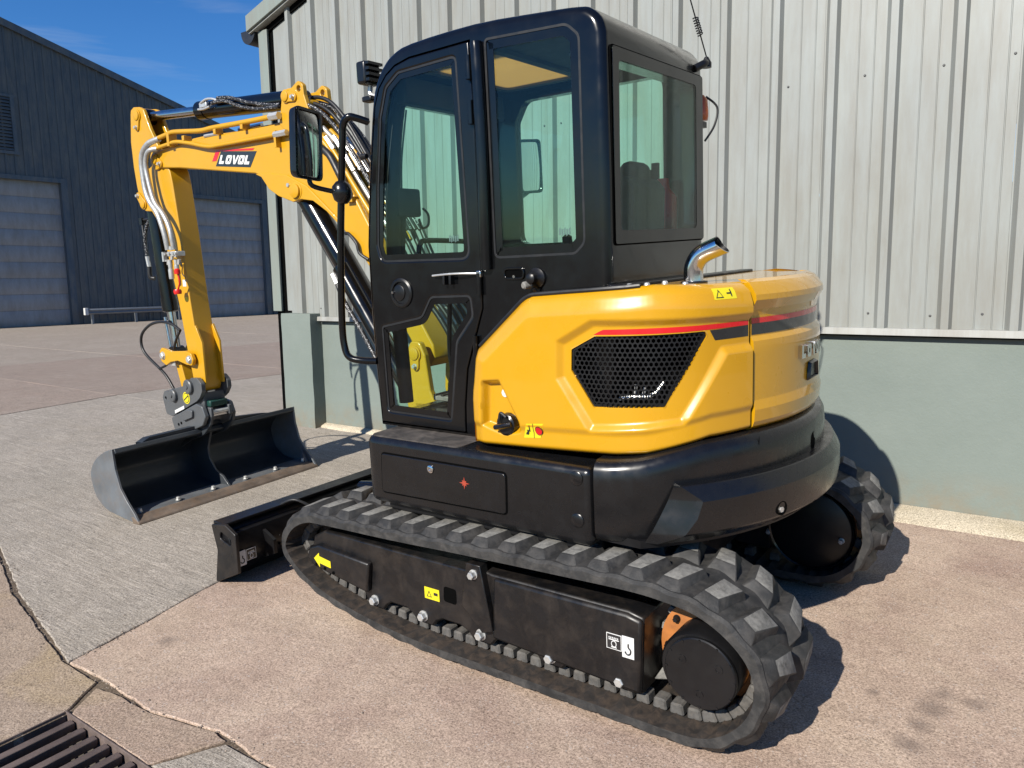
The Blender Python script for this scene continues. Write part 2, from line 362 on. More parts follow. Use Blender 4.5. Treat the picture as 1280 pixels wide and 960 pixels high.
for i in range(3):
    for (y0,y1) in ((-9,-2.5),(-2.48,3.4),(3.42,9.5),(9.52,16),(16.02,26)):
        if y1<0 or y0>0: a,b=y0,y1; rs=[(a,b)]
        else: rs=[(y0,-.002),(.002,y1)]
        for a,b in rs:
            slab([(xs2[i]-.02,a),(xs2[i+1],a),(xs2[i+1],b),(xs2[i]-.02,b)],[CR,CB,CB][i] if a<9 or i<1 else CB,step=.5,amp=.02,seed=k); k+=1
for (y0,y1) in ((.002,5),(5.02,12),(12.02,26)): slab([(-4.62,y0),(-.95,y0),(-.95,y1),(-4.62,y1)],CG if y0<3 else CR,step=.2,amp=.015,seed=k); k+=1
# crumbled mortar fillet along the wall foot
HAUN=concrete('pale_wall_footing',(.66,.58,.44),(.72,.63,.48),speck=.3,patch=.5,warm=(.5,.4,.22),dark=.2)
n=140; v=[]
for i in range(n+1):
    x=-.16+ (12.2)*i/n; w=(.10 if x<2 else .10+.19*sst((x-2)/3))+.03*noise.noise(Vector((x*2.3,0,0)))+.012*noise.noise(Vector((x*9,4,0)))
    for yy,h in ((-.004,.035),(-.35*w,.03),(-.8*w,.016),(-w,-.012)):
        v.append((x,yy,gz(yy)+h+.004*noise.noise(Vector((x*12,yy*12,1)))))
tag(mk('concrete_footing_strip',v,[(i*4+j,(i+1)*4+j,(i+1)*4+j+1,i*4+j+1) for i in range(n) for j in range(3)],HAUN),'pale crumbling concrete strip along the foot of the green wall',kind='structure')

PEB=paint('loose_grit',(.30,.24,.19),.9,var=.5,scale=60)
m=MB()
def grit(x,y,r):
    pts=[]; z=gz(y)+r*.25
    for i in range(6): a=i*math.pi/3+R.random(); pts.append((x+r*math.cos(a)*R.uniform(.7,1.2),y+r*math.sin(a)*R.uniform(.7,1.2),z))
    pts+= [(x,y,z+r*R.uniform(.4,.8)),(x,y,z-r*.6)]; m.add((pts,[(i,(i+1)%6,6) for i in range(6)]+[((i+1)%6,i,7) for i in range(6)]))
for i in range(520):
    k=R.random()
    if k<.3: t_=R.random(); q=R.choice(range(len(J1)-1)); x=J1[q][0]+(J1[q+1][0]-J1[q][0])*t_+R.gauss(0,.02); y=J1[q][1]+(J1[q+1][1]-J1[q][1])*t_
    elif k<.65: x=R.uniform(.6,4.2); y=interp(x,[.84,1.62,2.7,3.4,3.75,4.1],[-3.5,-3.71,-3.92,-3.92,-3.85,-3.87])+R.gauss(0,.025)
    elif k<.85: x=R.uniform(-.1,6); y=-abs(R.gauss(.12,.1))-.03
    else: x=R.uniform(0,6.5); y=R.uniform(-4.05,-.3)
    grit(x,y,R.uniform(.0025,.007))
tag(m.make('loose_grit',PEB,ang=10),'fine loose grit scattered along the joints of the concrete',kind='stuff')
# ------------------------------------------------------------------ drain
DR=empty('drain_grate',(3.13,-4.11,gz(-4.11)),'rusty brown bar grate over the drain channel beside cracked concrete','drain grate')
RUST=paint('rusty_bar_steel',(.20,.15,.13),.6,metal=.2,var=.3,scale=20,dust=.6,dustcol=(.15,.11,.09),bump=.4)
PIT=paint('drain_pit_wall',(.10,.085,.07),.9,var=.3,scale=10,bump=.5)
def dz_(y,h=0): return G*(y+4.11)+h
x0,x1,ya,yb=-.01,2.4,-.50,-.0
m=MB()
for (a,b,c,d) in ((x0-.02,x1+.03,yb,yb+.007),(x0-.02,x1+.03,ya-.007,ya),(x0-.02,x0-.013,ya,yb),(x1+.012,x1+.02,ya,yb)): m.add(box(a,b,c,d,-.06,.001))
m.make('frame',RUST,DR,bevel=.002)
m=MB()
for (a,b,c,d,e,f) in ((x0-.02,x1+.02,yb-.012,yb,-.4,-.05),(x0-.02,x1+.02,ya,ya+.012,-.4,-.05),(x0-.02,x0,ya,yb,-.4,-.05),(x1,x1+.02,ya,yb,-.4,-.05),(x0-.02,x1+.02,ya,yb,-.42,-.4)): m.add(box(a,b,c,d,e,f))
m.make('channel',PIT,DR)
bar=None
for i in range(26):
    if bar is None:
        o=mk('bar',*prism([(-.02,-.045),(-.014,-.045),(-.021,.0),(.021,.0),(.014,-.045),(.02,-.045)][::1] if 0 else [(-.010,-.05),(.010,-.05),(.019,-.016),(.016,-.012),(-.016,-.012),(-.019,-.016)],'y',ya+.014,yb-.006),RUST,DR,bevel=.003); bar=o
    else:
        o=bar.copy(); COL.objects.link(o)
    o.parent=DR; o.location=(.045+.0925*i,0,0)
DR.rotation_euler=(rad(2.6),0,0)

# ------------------------------------------------------------------ near building
WH=empty('warehouse',(-.86,0,0),'pale grey ribbed metal clad warehouse on a green rendered plinth','building')
def Wb(name,vf,mat,parent=None,**k): return mk(name,[(a+.86,b,c) for a,b,c in vf[0]],vf[1],mat,parent or WH,**k)
def cladmat(name,col,rough=.38):
    t=NT(name); v=t.obj(); s=t.noise(1,5,.6,t.obj((2.2,1,.12))); c=t.ramp(s,.3,c4(col,.93),.7,c4(col,1.05))
    p=t.noise(.7,4,.6,v); c=t.mix(t.ramp(p,.4,0.0,.75,.2),c,c4((col[0]*1.04,col[1]*1.0,col[2]*.94)))
    d=t.noise(9,6,.7,v); c=t.mix(t.ramp(d,.60,0.0,.85,.3),c,c4(col,.72))
    sp_=t.n('ShaderNodeSeparateXYZ'); t.l(v,sp_.inputs['Vector']); gr=t.mix(1,t.ramp(sp_.outputs['Z'],1.15,.55,1.5,0.0),t.ramp(t.noise(1,5,.7,t.obj((9,4,1.2))),.38,0.0,.68,1.0),'MULTIPLY'); c=t.mix(gr,c,(.25,.23,.19))
    rn=t.mix(1,t.ramp(t.noise(1,4,.7,t.obj((26,10,.5))),.58,0.0,.75,.10),t.ramp(t.noise(1.1,3,.6,v),.4,0.0,.7,1.0),'MULTIPLY'); c=t.mix(rn,c,c4(col,.6))
    c=t.mix(1,c,(KA,KA,KA),'MULTIPLY')
    return t.pbr(c,t.ramp(p,.3,rough-.05,.7,rough+.1),spec=.4,normal=t.bump(t.noise(2.3,2,.5,v),.06,.02))
SCR=paint('grey_screw',(.10,.10,.10),.5)
CLAD=cladmat('pale_grey_cladding',(.34,.36,.345))
TRIM=cladmat('grey_green_trim',(.27,.315,.285))
FLS=cladmat('white_flashing',(.43,.44,.42))
t=NT('green_render'); vv=t.obj(); c=t.ramp(t.noise(2.2,6,.65,vv),.3,(.205,.245,.222,1),.72,(.235,.275,.25,1)); c=t.mix(t.ramp(t.noise(.8,3,.6,vv),.45,0.0,.75,.35),c,(.245,.28,.245)); c=t.mix(t.ramp(t.noise(26,3,.6,vv),.66,0.0,.76,.4),c,(.27,.31,.275))
gm=t.n('ShaderNodeSeparateXYZ'); t.l(vv,gm.inputs['Vector'])
spl=t.mix(1,t.ramp(gm.outputs['Z'],.0,1.0,.30,0.0),t.ramp(t.noise(6,6,.7,vv),.36,0.0,.62,.85),'MULTIPLY'); c=t.mix(spl,c,(.26,.215,.15))
c=t.mix(1,c,(KA,KA,KA),'MULTIPLY')
PLN=t.pbr(c,.7,spec=.3,normal=t.bump(t.noise(60,4,.6,vv),.35,.004,t.bump(t.noise(5,4,.6,vv),.25,.02)))
DARK=paint('dark_gap',(.002,.002,.002),.9,spec=.05)  # near-black colour paints the shade inside holes, slots and gaps
GUT=paint('dark_gutter',(.02,.022,.027),.4)
XR=12.4; YB=22
Wb('plinth_wall',box(-.6,XR,.0,.22,-.4,1.14),PLN)
m=jag([(-.62,-.15),(-.14,-.15),(-.14,.02),(-.62,.02)],.06,.004,9)
zl=[-.4,.0]+[.1*i for i in range(1,12)]+[1.18,1.205]
v=[]; nn=len(m)
for k,z in enumerate(zl):
    for i,(x,y) in enumerate(m):
        q=.004*noise.noise(Vector((x*8,z*5,2))); s=.985 if k==len(zl)-1 else 1
        v.append((-.38+(x+.38)*s+q,-.07+(y+.07)*s+q,z))
Wb('pillar',(v,[(k*nn+i,k*nn+(i+1)%nn,(k+1)*nn+(i+1)%nn,(k+1)*nn+i) for k in range(len(zl)-1) for i in range(nn)]+[tuple(range((len(zl)-1)*nn,len(zl)*nn))]),PLN,ang=50)
TP=math.tan(rad(16))
def wtop(x): return 4.19+(x+.86)*TP if x<5.8 else 4.19+6.66*TP-(x-5.8)*TP
p=.355; RH=.046
def ribprof(x):   # one rib: base left, crown, base right
    return [(x-.085,0),(x-.056,-RH),(x-.014,-RH),(x,0)]
def pan(x):       # two fine swages on the flat between ribs
    o=[]
    for d in (.115,.205): o+=[(x+d-.005,0),(x+d-.0015,-.004),(x+d+.0015,-.004),(x+d+.005,0)]
    return o
x=-.668; i=-1
while x<XR-.5:
    pts=[(x,0)]
    for j in range(3):
        pts+=ribprof((i+j)*p)[0:4] if (i+j)*p-.082>x else [q for q in ribprof((i+j)*p) if q[0]>x]
        pts+=pan((i+j)*p)
    xe=(i+2)*p+.262; pts.append((xe-.001,0))
    v=[]; f=[]
    for (a,b) in pts: v+=[(a,b-.014,1.165),(a,b-.014,wtop(a)-.02)]
    for q in range(len(pts)-1): f.append((2*q,2*q+2,2*q+3,2*q+1))
    cp=Wb('cladding_panel',(v,f),CLAD,ang=20,recalc=False)
    for j in range(3):      # fixing screws
        for zz in (2.74,1.26):
            if R.random()<.9:
                sx=(i+j)*p+R.choice((.155,.04,.235)); Wb('screw',spin((sx,-.014,zz+R.uniform(-.01,.01)),(0,-1,0),[(0,.008),(.002,.008),(.003,.006),(.007,.005)],8),SCR,cp)
    x=xe; i+=3
Wb('flashing',prism([(-.06,1.172),(.02,1.178),(.02,1.13),(-.066,1.128)],'x',-.135,XR),FLS,bevel=.002)
Wb('flashing_shade_drip',prism([(-.03,1.127),(.02,1.127),(.02,1.118),(-.03,1.118)],'x',-.135,XR),DARK)  # drip edge coloured near-black, adds to the shadow band under the flashing
Wb('shadow_gap_filler',box(-.72,-.66,-.012,.05,1.2,wtop(-.7)+.05),DARK)  # near-black filler paints the shade of the gap beside the corner trim
Wb('corner_trim',prism([(-.862,-.06),(-.72,-.06),(-.72,-.035),(-.842,-.035),(-.842,.16),(-.862,.16)],'z',1.225,wtop(-.8)-.05),TRIM,bevel=.003)
Wb('corner_post',box(-.84,-.6,-.02,.2,-.3,1.23),DARK)
Wb('side_wall',box(-.838,-.80,.17,YB,-.3,4.15),CLAD)
Wb('side_wall',box(XR,XR+.04,0,YB,-.3,4.2),CLAD)
Wb('rear_wall',box(-.83,XR,YB,YB+.04,-.3,4.2),CLAD)
ca=math.cos(rad(16)); 
def slope(x0,x1,h0,h1,ya,yb): return prism([(x0,wtop(x0)+h0),(x1,wtop(x1)+h0),(x1,wtop(x1)+h1),(x0,wtop(x0)+h1)],'y',ya,yb)
Wb('verge_trim',slope(-.96,5.8,-.005,.155,-.135,-.10),TRIM,bevel=.004)
Wb('verge_trim',slope(5.8,13.0,-.005,.155,-.135,-.10),TRIM,bevel=.004)
Wb('verge_soffit',slope(-.95,5.8,-.025,-.008,-.11,-.0),FLS)
Wb('verge_filler',slope(-.84,5.8,-.09,-.027,-.034,.03),DARK)
Wb('roof_sheet',slope(-1.0,5.8,.10,.15,-.095,YB),TRIM); Wb('roof_sheet',slope(5.8,13,.10,.15,-.095,YB),TRIM)
v=[];f=[]
for k,yy in enumerate((-.085,YB)):
    for i in range(13):
        a=math.pi+math.pi*i/12; v.append((-1.0+.12*math.cos(a),yy,4.19+.14*math.sin(a)))
    for i in range(13):
        a=2*math.pi-math.pi*i/12; v.append((-1.0+.113*math.cos(a),yy,4.19+.133*math.sin(a)))
f=[(i,(i+1)%26,26+(i+1)%26,26+i) for i in range(26)]+[tuple(range(13)),]
Wb('gutter',(v,f),GUT)

# ------------------------------------------------------------------ far shed
SX=-28.3
SH=empty('shed',(SX,14,0),'tall dark blue ribbed metal shed with two grey roller doors','building')
def Sb(name,vf,mat,parent=None,**k): return mk(name,[(a-SX,b-14,c) for a,b,c in vf[0]],vf[1],mat,parent or SH,**k)
BLU=cladmat('dark_blue_cladding',(.104,.124,.142),.45); BLT=cladmat('blue_trim',(.085,.115,.15),.4)
DOOR=cladmat('grey_door_section',(.42,.42,.415),.5)
def stop(y): return 11.87-(y-8.38)*.277 if y>4 else 11.87+4.38*.277-(4-y)*.277
doors=[(4.6,10.08,5.92),(15.4,19.93,5.78)]
y=-6.0
while y<27:
    y1=y+1.05; pts=[]
    for j in range(3):
        b=y+.35*j; pts+=[(b,0),(b+.05,0),(b+.07,.04),(b+.12,.04),(b+.14,0)]
        pts+=[(b+.24,0),(b+.245,.008),(b+.255,.008),(b+.26,0)]
    pts.append((y1,0))
    for (d0,d1,_) in doors: pts+=[(d0,0),(d1,0)] if y<d0<y1 or y<d1<y1 else []
    pts=sorted(set(q for q in pts if y<=q[0]<=y1)); v=[];f=[]
    for (a,b) in pts: v+=[(SX+b,a,0),(SX+b,a,stop(a))]
    out=[]
    for q in range(len(pts)-1):
        a0,a1=pts[q][0],pts[q+1][0]; mid=(a0+a1)/2; z0=0
        for d0,d1,dh in doors:
            if d0<mid<d1: z0=dh
        o=len(out); out+=[(SX+pts[q][1],a0,z0),(SX+pts[q+1][1],a1,z0),(SX+pts[q+1][1],a1,stop(a1)),(SX+pts[q][1],a0,stop(a0))]; f.append((o,o+1,o+2,o+3))
    Sb('cladding_panel',(out,f),BLU,ang=20,recalc=False); y=y1
for d0,d1,dh in doors:
    fr=Sb('door_frame',box(SX-.22,SX+.075,d0-.14,d0+.02,0,dh+.16),BLT); Sb('jamb',box(SX-.22,SX+.075,d1-.02,d1+.24,0,dh+.16),BLT,fr); Sb('lintel',box(SX-.22,SX+.08,d0-.02,d1+.02,dh-.02,dh+.15),BLT,fr)
    dn=Sb('roller_door',box(SX-.3,SX-.2,d0,d1,0,dh),DARK); nsec=9; hh=dh/nsec
    for k in range(nsec):
        sec=Sb('door_section',prism([(SX-.2,k*hh+.012),(SX-.15,k*hh+.012),(SX-.14,k*hh+.03),(SX-.14,(k+1)*hh-.02),(SX-.15,(k+1)*hh-.004),(SX-.2,(k+1)*hh-.004)],'y',d0+.02,d1-.02) if 0 else ([(x_,yy,z_) for yy in (d0+.02,d1-.02) for x_,z_ in ((SX-.2,k*hh+.002),(SX-.145,k*hh+.002),(SX-.14,k*hh+.012),(SX-.14,(k+1)*hh-.012),(SX-.145,(k+1)*hh-.004),(SX-.2,(k+1)*hh-.004))],[(i,(i+1)%6,6+(i+1)%6,6+i) for i in range(6)]+[(0,1,2,3,4,5),(6,7,8,9,10,11)]),DOOR,dn)
wv=Sb('louvre_vent',prism([(5.9,6.95),(8.52,6.95),(8.52,9.12),(5.9,9.12)],'x',SX-.02,SX+.03),DARK)
for (a,b,c,d) in ((5.8,8.6,6.86,6.98),(5.8,8.6,9.06,9.16),(8.42,8.56,6.98,9.06),(5.8,5.94,6.98,9.06)): Sb('vent_frame',box(SX+.04,SX+.1,a,b,c,d),BLT,wv)
for k in range(16): Sb('slat',([(SX+dx,yy,7.0+k*.13+dz) for yy in (5.94,8.42) for dx,dz in ((.035,.1),(.09,.0),(.095,.01),(.04,.11))],[(0,1,2,3),(4,5,6,7)]+[(i,(i+1)%4,4+(i+1)%4,4+i) for i in range(4)]),BLU,wv)
def vstrip(ya,yb,h0,h1,xa,xb):
    return [(xx,yy,stop(yy)+h) for xx in (xa,xb) for yy,h in ((ya,h0),(yb,h0),(yb,h1),(ya,h1))],[(0,1,2,3),(4,5,6,7)]+[(i,(i+1)%4,4+(i+1)%4,4+i) for i in range(4)]
Sb('verge_trim',vstrip(4,27,-.12,.16,SX+.05,SX+.14),BLT); Sb('verge_trim',vstrip(-6,4,-.12,.16,SX+.05,SX+.14),BLT)
Sb('roof_sheet',vstrip(4,27,.0,.12,SX-30,SX+.04),BLT); Sb('roof_sheet',vstrip(-6,4,.0,.12,SX-30,SX+.04),BLT)
Sb('side_wall',box(SX-30,SX-.02,-6.05,-6,0,10),BLU); Sb('side_wall',box(SX-30,SX-.02,27,27.05,0,6.7),BLU)
Sb('downpipe',cyl((SX+.1,13.45,0.05),(SX+.1,13.45,4.2),.03,n=8),BLT)
# guard rails in front of the shed
GALV=paint('galvanised_rail',(.26,.28,.30),.5,metal=.4,var=.1); WBOX=paint('white_end_cap',(.72,.72,.70),.5)
def rail(y0,y1,label,posts,xx=-27.7,grp='guard rails in front of the shed'):
    r=empty('guard_rail',(xx,y0,0),label,'guard rail',grp)
    mk('beam',*prism([(0,.42),(.05,.42),(.09,.48),(.05,.54),(.09,.60),(.05,.66),(0,.66)],'y',.12,y1-y0),GALV,r,bevel=.004)
    mk('end_cap',*box(-.02,.13,0,.14,.40,.70),WBOX,r,bevel=.01)
    for py in posts: mk('post',*box(-.05,.03,py,py+.09,0,.6),GALV,r,bevel=.004)
    return r
rail(10.28,14.9,'long low grey guard rail with white end beside the left roller door',(.3,2.2,4.3))
rail(20.25,22.6,'short guard rail with white end right of the far roller door',(.3,1.9))
# ================================================================== EXCAVATOR (local: +x rear, -y left side, z up)
EX=empty('excavator',(4.45,-2.1,-2.1*G),'yellow and black tracked mini excavator with enclosed cab and grading bucket','excavator')
EX.rotation_euler=(rad(2.6),0,0)
def E(name,vf,mat,parent=None,**k): return mk(name,vf[0],vf[1],mat,parent or EX,**k)
# ------------------------------------------------------------------ tracks
belt_pts=[(-.39,.047),(-.714,.075),(-1.0,.128),(-1.17,.195),(-1.27,.27),(-1.312,.345),(-1.285,.42),(-1.215,.49),(-1.115,.535),(-1.0,.548),(-.55,.56),(-.19,.575),(.1,.585),(.356,.593),(.62,.60),(.76,.594),(.89,.572),(.995,.52),(1.078,.44),(1.115,.345),(1.105,.25),(1.055,.16),(.975,.09),(.88,.054),(.76,.047),(.674,.047),(.4,.047),(0,.047)]
bp=cat([(x,0,z) for x,z in belt_pts],8,True); bp=[(p.x,p.z) for p in bp]
BL=[0]
for i in range(len(bp)): BL.append(BL[-1]+math.hypot(bp[(i+1)%len(bp)][0]-bp[i][0],bp[(i+1)%len(bp)][1]-bp[i][1]))
TOT=BL[-1]; NL=round(TOT/.137); PITCH=TOT/NL
def bat(s):
    s%=TOT
    import bisect
    i=min(bisect.bisect_right(BL,s)-1,len(bp)-1); a=bp[i]; b=bp[(i+1)%len(bp)]; t=(s-BL[i])/(BL[i+1]-BL[i]+1e-12)
    d=Vector((b[0]-a[0],0,b[1]-a[1])).normalized(); p=Vector((a[0]+(b[0]-a[0])*t,0,a[1]+(b[1]-a[1])*t)); return p,d,Vector((-d.z,0,d.x))*-1   # outward normal
# orientation check: outward must point away from the centre
_p,_d,_n=bat(0); FL=1 if _n.dot(_p-Vector((-.1,0,.32)))>0 else -1
def bfr(s):
    p,d,n=bat(s); return p,d*FL,n*FL
def lugmesh(mirror):
    # x along travel, y across (0 outer edge -> .25 inwards), z outward
    h=.044; k=mirror
    base=[(-.036,.012),(.070,.012),(.050,.195),(-.072,.195)]; top=[(-.010,.045),(.050,.045),(.028,.170),(-.054,.170)]
    v=[(x,y*k,-.004) for x,y in base]+[(x,y*k,h if y>.1 else h*.8) for x,y in top]
    f=[(4,5,6,7),(0,1,5,4),(1,2,6,5),(2,3,7,6),(3,0,4,7)]
    me=bpy.data.meshes.new('lug'); me.from_pydata(v,[],f); me.materials.append(RUB); me.materials.append(RUBL); me.polygons[0].material_index=1
    bm=bmesh.new(); bm.from_mesh(me); bmesh.ops.recalc_face_normals(bm,faces=bm.faces)
    bmesh.ops.bevel(bm,geom=[e for e in bm.edges if not e.is_boundary],offset=.004,segments=1,affect='EDGES',material=0); bm.to_mesh(me); bm.free()
    me.polygons.foreach_set('use_smooth',[True]*len(me.polygons)); me.set_sharp_from_angle(angle=rad(35)); return me
def guidemesh():
    v,f=prism([(-.028,0),(.028,0),(.023,.043),(-.023,.043)],'y',-.03,.03); me=bpy.data.meshes.new('guide'); me.from_pydata(v,[],f); me.materials.append(RUBG)
    bm=bmesh.new(); bm.from_mesh(me); bmesh.ops.recalc_face_normals(bm,faces=bm.faces); bmesh.ops.bevel(bm,geom=bm.edges[:],offset=.006,segments=1,affect='EDGES'); bm.to_mesh(me); bm.free(); return me
LUG={1:lugmesh(1),-1:lugmesh(-1)}; GUIDE=guidemesh()
def track(yo,yi,label):
    # yo outer edge, yi inner edge
    NS=NL*6; W=abs(yi-yo); sg=1 if yi>yo else -1
    v=[]; f=[]; fm=[]
    prof=[(0,.0),(.012,.010),(W*.5,.012),(W-.012,.010),(W,.0),(W,-.036),(W-.025,-.040),(.025,-.040),(0,-.036)]
    for i in range(NS):
        p,d,n=bfr(TOT*i/NS); wob=.004*math.cos(2*math.pi*i/6)
        for k,(a,h) in enumerate(prof):
            hh=h+(wob-.003 if k<5 else ((.005 if i%3 else -.007) if k in (6,7) else 0)); q=p+n*hh; v.append((q.x,yo+sg*a,q.z))
    m=len(prof)
    for i in range(NS):
        j=(i+1)%NS
        for k in range(m): f.append((i*m+k,i*m+(k+1)%m,j*m+(k+1)%m,j*m+k)); fm.append(1 if k in (5,6,7) else 0)
    b=mk('track_belt',v,f,[RUB,RUBI],EX,ang=28,fmi=fm); b['label']=label
    def place(name,me,s,y,flip=1,out=True):
        p,d,n=bfr(s); o=link(name,me,b); z=n if out else -n; x=d; yv=z.cross(x)
        if not out: p=p-n*.038
        M=Matrix.Identity(4)
        for r in range(3): M[r][0]=x[r]; M[r][1]=yv[r]; M[r][2]=z[r]; M[r][3]=(p.x,y,p.z)[r]
        o.matrix_local=M; return o
    for i in range(NL):
        s=(i+.5)*PITCH
        p,d,n=bfr(s); yv=n.cross(d).y      # +1 or -1
        place('lug',LUG[1 if yv*sg>0 else -1],s,yo)
        place('lug',LUG[1 if -yv*sg>0 else -1],s+PITCH*.5,yi)
        place('guide_lug',GUIDE,s,yo+sg*.125,out=False); place('guide_lug',GUIDE,s+PITCH*.5,yo+sg*.125,out=False)
        place('guide_lug',GUIDE,s,yi-sg*.125,out=False)
    return b
TL=track(-.95,-.50,'left rubber track facing the camera'); TR_=track(1.04,.58,'right rubber track beside the wall')
# left track frame
def FB(name,poly,a,b,mat=BLKD,bev=.008,**k): return E(name,prism(poly,'y',a,b),mat,k.pop('parent',None),bevel=bev,**k)
lower=[]
bx=[-.723,-.417,-.092,.256,.566]
for i,b in enumerate(bx):
    lower+=[(b-.045,.135),(b+.05,.135)]
    if i<len(bx)-1: c=(b+bx[i+1])/2; lower+=[(b+.075,.165),(c-.05,.182),(c+.05,.182),(bx[i+1]-.07,.165)]
TF=FB('track_frame',[(-1.16,.30),(-1.12,.265),(-.80,.21)]+lower+[(.652,.14),(.662,.44),(.60,.455),(-.02,.455),(-.10,.47),(-.14,.445),(-.55,.445),(-1.05,.45),(-1.13,.41)],-.885,-.62)
FB('idler_cover',[(-1.16,.30),(-1.11,.265),(-.745,.212),(-.722,.36),(-1.07,.383),(-1.14,.36)],-.915,-.88,parent=TF,bev=.01)
FB('guard_box',[(-.02,.182),(.652,.15),(.662,.435),(.60,.45),(-.0,.45)],-.905,-.88,parent=TF,bev=.012)
FB('gusset_plate',[(-.165,.30),(-.128,.495),(-.055,.495),(-.005,.22),(-.06,.2)],-.918,-.87,parent=TF,bev=.004)
def bolt(p,d,r=.02,mat=ZNC,parent=TF,h=.02): 
    m=MB(); m.add(spin(p,d,[(0,r*1.25),(.004,r*1.25)],16)); m.add(spin(Vector(p)+Vector(d)*.004,d,[(0,r),(h,r*.96),(h+.003,r*.8)],6)); return m.make('bolt',mat,parent,ang=25)
for b in bx: bolt((b,-.885,.172),(0,-1,0),.020)
bolt((-.089,-.918,.452),(0,-1,0),.017)
E('dark_slot_patch',prism(roundpoly([(-.292,.273),(-.22,.27),(-.218,.34),(-.288,.342)],.015),'y',-.8862,-.884),DARK,TF)  # black patch paints the darkness of a slot, nothing is cut
for k in (-1.09,-1.03,-.97): E('rivet',spin((k,-.915,.272-.16*(k+1.03)),(0,-1,0),[(0,.008),(.004,.007)],8),DARK,TF)
E('inner_side_plate',prism([(-1.1,.28),(.66,.16),(.66,.44),(-1.1,.43)],'y',-.62,-.56),BLKD,TF)
# rollers, idler, sprocket
for b in (-.57,-.255,.08,.41): E('roller',spin((b,-.775,.135),(0,1,0),[(0,.03),(0,.055),(.03,.055),(.085,.07),(.10,.07),(.105,.05),(.17,.05),(.175,.07),(.19,.07),(.195,.055),(.27,.055)],18),BLKD)
E('idler_wheel',spin((-1.03,-.80,.325),(0,1,0),[(0,.10),(0,.175),(.03,.18),(.05,.205),(.10,.205),(.12,.18),(.15,.175),(.15,.1)],32),BLKD)
SPC=(.875,.316)
def sprocket(y,dirn):
    n=17; poly=[]
    for i in range(n):
        a=2*math.pi*i/n
        for da,r in ((-.10,.185),(-.06,.215),(.06,.215),(.10,.185)): poly.append((SPC[0]+r*math.cos(a+da),SPC[1]+r*math.sin(a+da)))
    o=E('sprocket',prism(poly,'y',y,y+.035*dirn),RUBL,bevel=.003); return o
SP=sprocket(-.745,1)
FD=E('final_drive',spin((SPC[0],-.70,SPC[1]),(0,-1,0),[(0,.15),(.03,.165),(.05,.165),(.055,.138),(.20,.138),(.212,.13),(.215,.0)],40),BLKS)
E('drive_flange',spin((SPC[0],-.755,SPC[1]),(0,-1,0),[(0,.198),(.02,.198),(.024,.18)],36),ORG,SP)
for k in range(9):
    a=2*math.pi*k/9+.4; bolt((SPC[0]+.168*math.cos(a),-.779,SPC[1]+.168*math.sin(a)),(0,-1,0),.011,BLKS,SP,.014)
cvr=E('drive_cover',spin((SPC[0]+.012,-.912,SPC[1]),(0,-1,0),[(0,.127),(.012,.127),(.016,.123),(.0161,.0)],48),BLKS,FD)
for k in range(3):
    a=2*math.pi*k/3+.5; E('plug',spin((SPC[0]+.012+.075*math.cos(a),-.927,SPC[1]+.075*math.sin(a)),(0,-1,0),[(0,.016),(.003,.016),(.0031,.009),(.001,.009)],14),BLKS,FD)
for k in range(12):
    a=2*math.pi*k/12; E('cover_notch',spin((SPC[0]+.012+.120*math.cos(a),-.926,SPC[1]+.120*math.sin(a)),(0,-1,0),[(0,.006),(.004,.005)],8),BLKS,FD)
E('scraper',prism([(.655,.16),(.76,.19),(.74,.26),(.70,.235)],'y',-.80,-.74),RUBL,TF,bevel=.006)
# right track frame, inner side
FR=E('track_frame',prism([(-1.1,.26),(.62,.15),(.62,.46),(-1.1,.45)],'y',.66,.98),BLKD,bevel=.01)
E('motor_guard',spin((SPC[0]-.05,.635,SPC[1]-.01),(0,1,0),[(0,.0),(.0,.185),(.012,.205),(.10,.205)],44),BLKS,FR)
E('guard_rim',([(SPC[0]-.05+r*math.cos(a),y,SPC[1]-.01+r*math.sin(a)) for y,r in ((.633,.198),(.629,.207),(.637,.211)) for a in [2*math.pi*i/44 for i in range(44)]],[(k*44+i,k*44+(i+1)%44,(k+1)*44+(i+1)%44,(k+1)*44+i) for k in range(2) for i in range(44)]),BLKG,FR)
E('drive_flange',spin((SPC[0],.70,SPC[1]),(0,1,0),[(0,.205),(.07,.205),(.08,.1)],40),ORG,FR)
bolt((SPC[0]+.10,.637,SPC[1]-.04),(0,-1,0),.012,ZNC,FR); bolt((SPC[0]-.26,.65,SPC[1]-.06),(0,-1,0),.012,ZNC,FR)
E('final_drive',spin((SPC[0],.72,SPC[1]),(0,1,0),[(0,.15),(.2,.15),(.21,.1)],32),BLKS,FR)
E('idler_wheel',spin((-1.03,.70,.325),(0,1,0),[(0,.10),(0,.175),(.03,.2),(.12,.2),(.15,.175),(.15,.1)],32),BLKD,FR)
# centre frame and slew ring
m=MB(); m.add(box(-.55,.5,-.62,.62,.26,.46)); m.add(box(-.9,-.5,-.45,.45,.3,.42)); m.add(spin((-.05,0,.46),(0,0,1),[(0,.42),(.06,.42),(.06,.48),(.14,.48),(.14,.44),(.22,.44)],40)); m.make('centre_frame',BLKD,bevel=0,parent=EX)
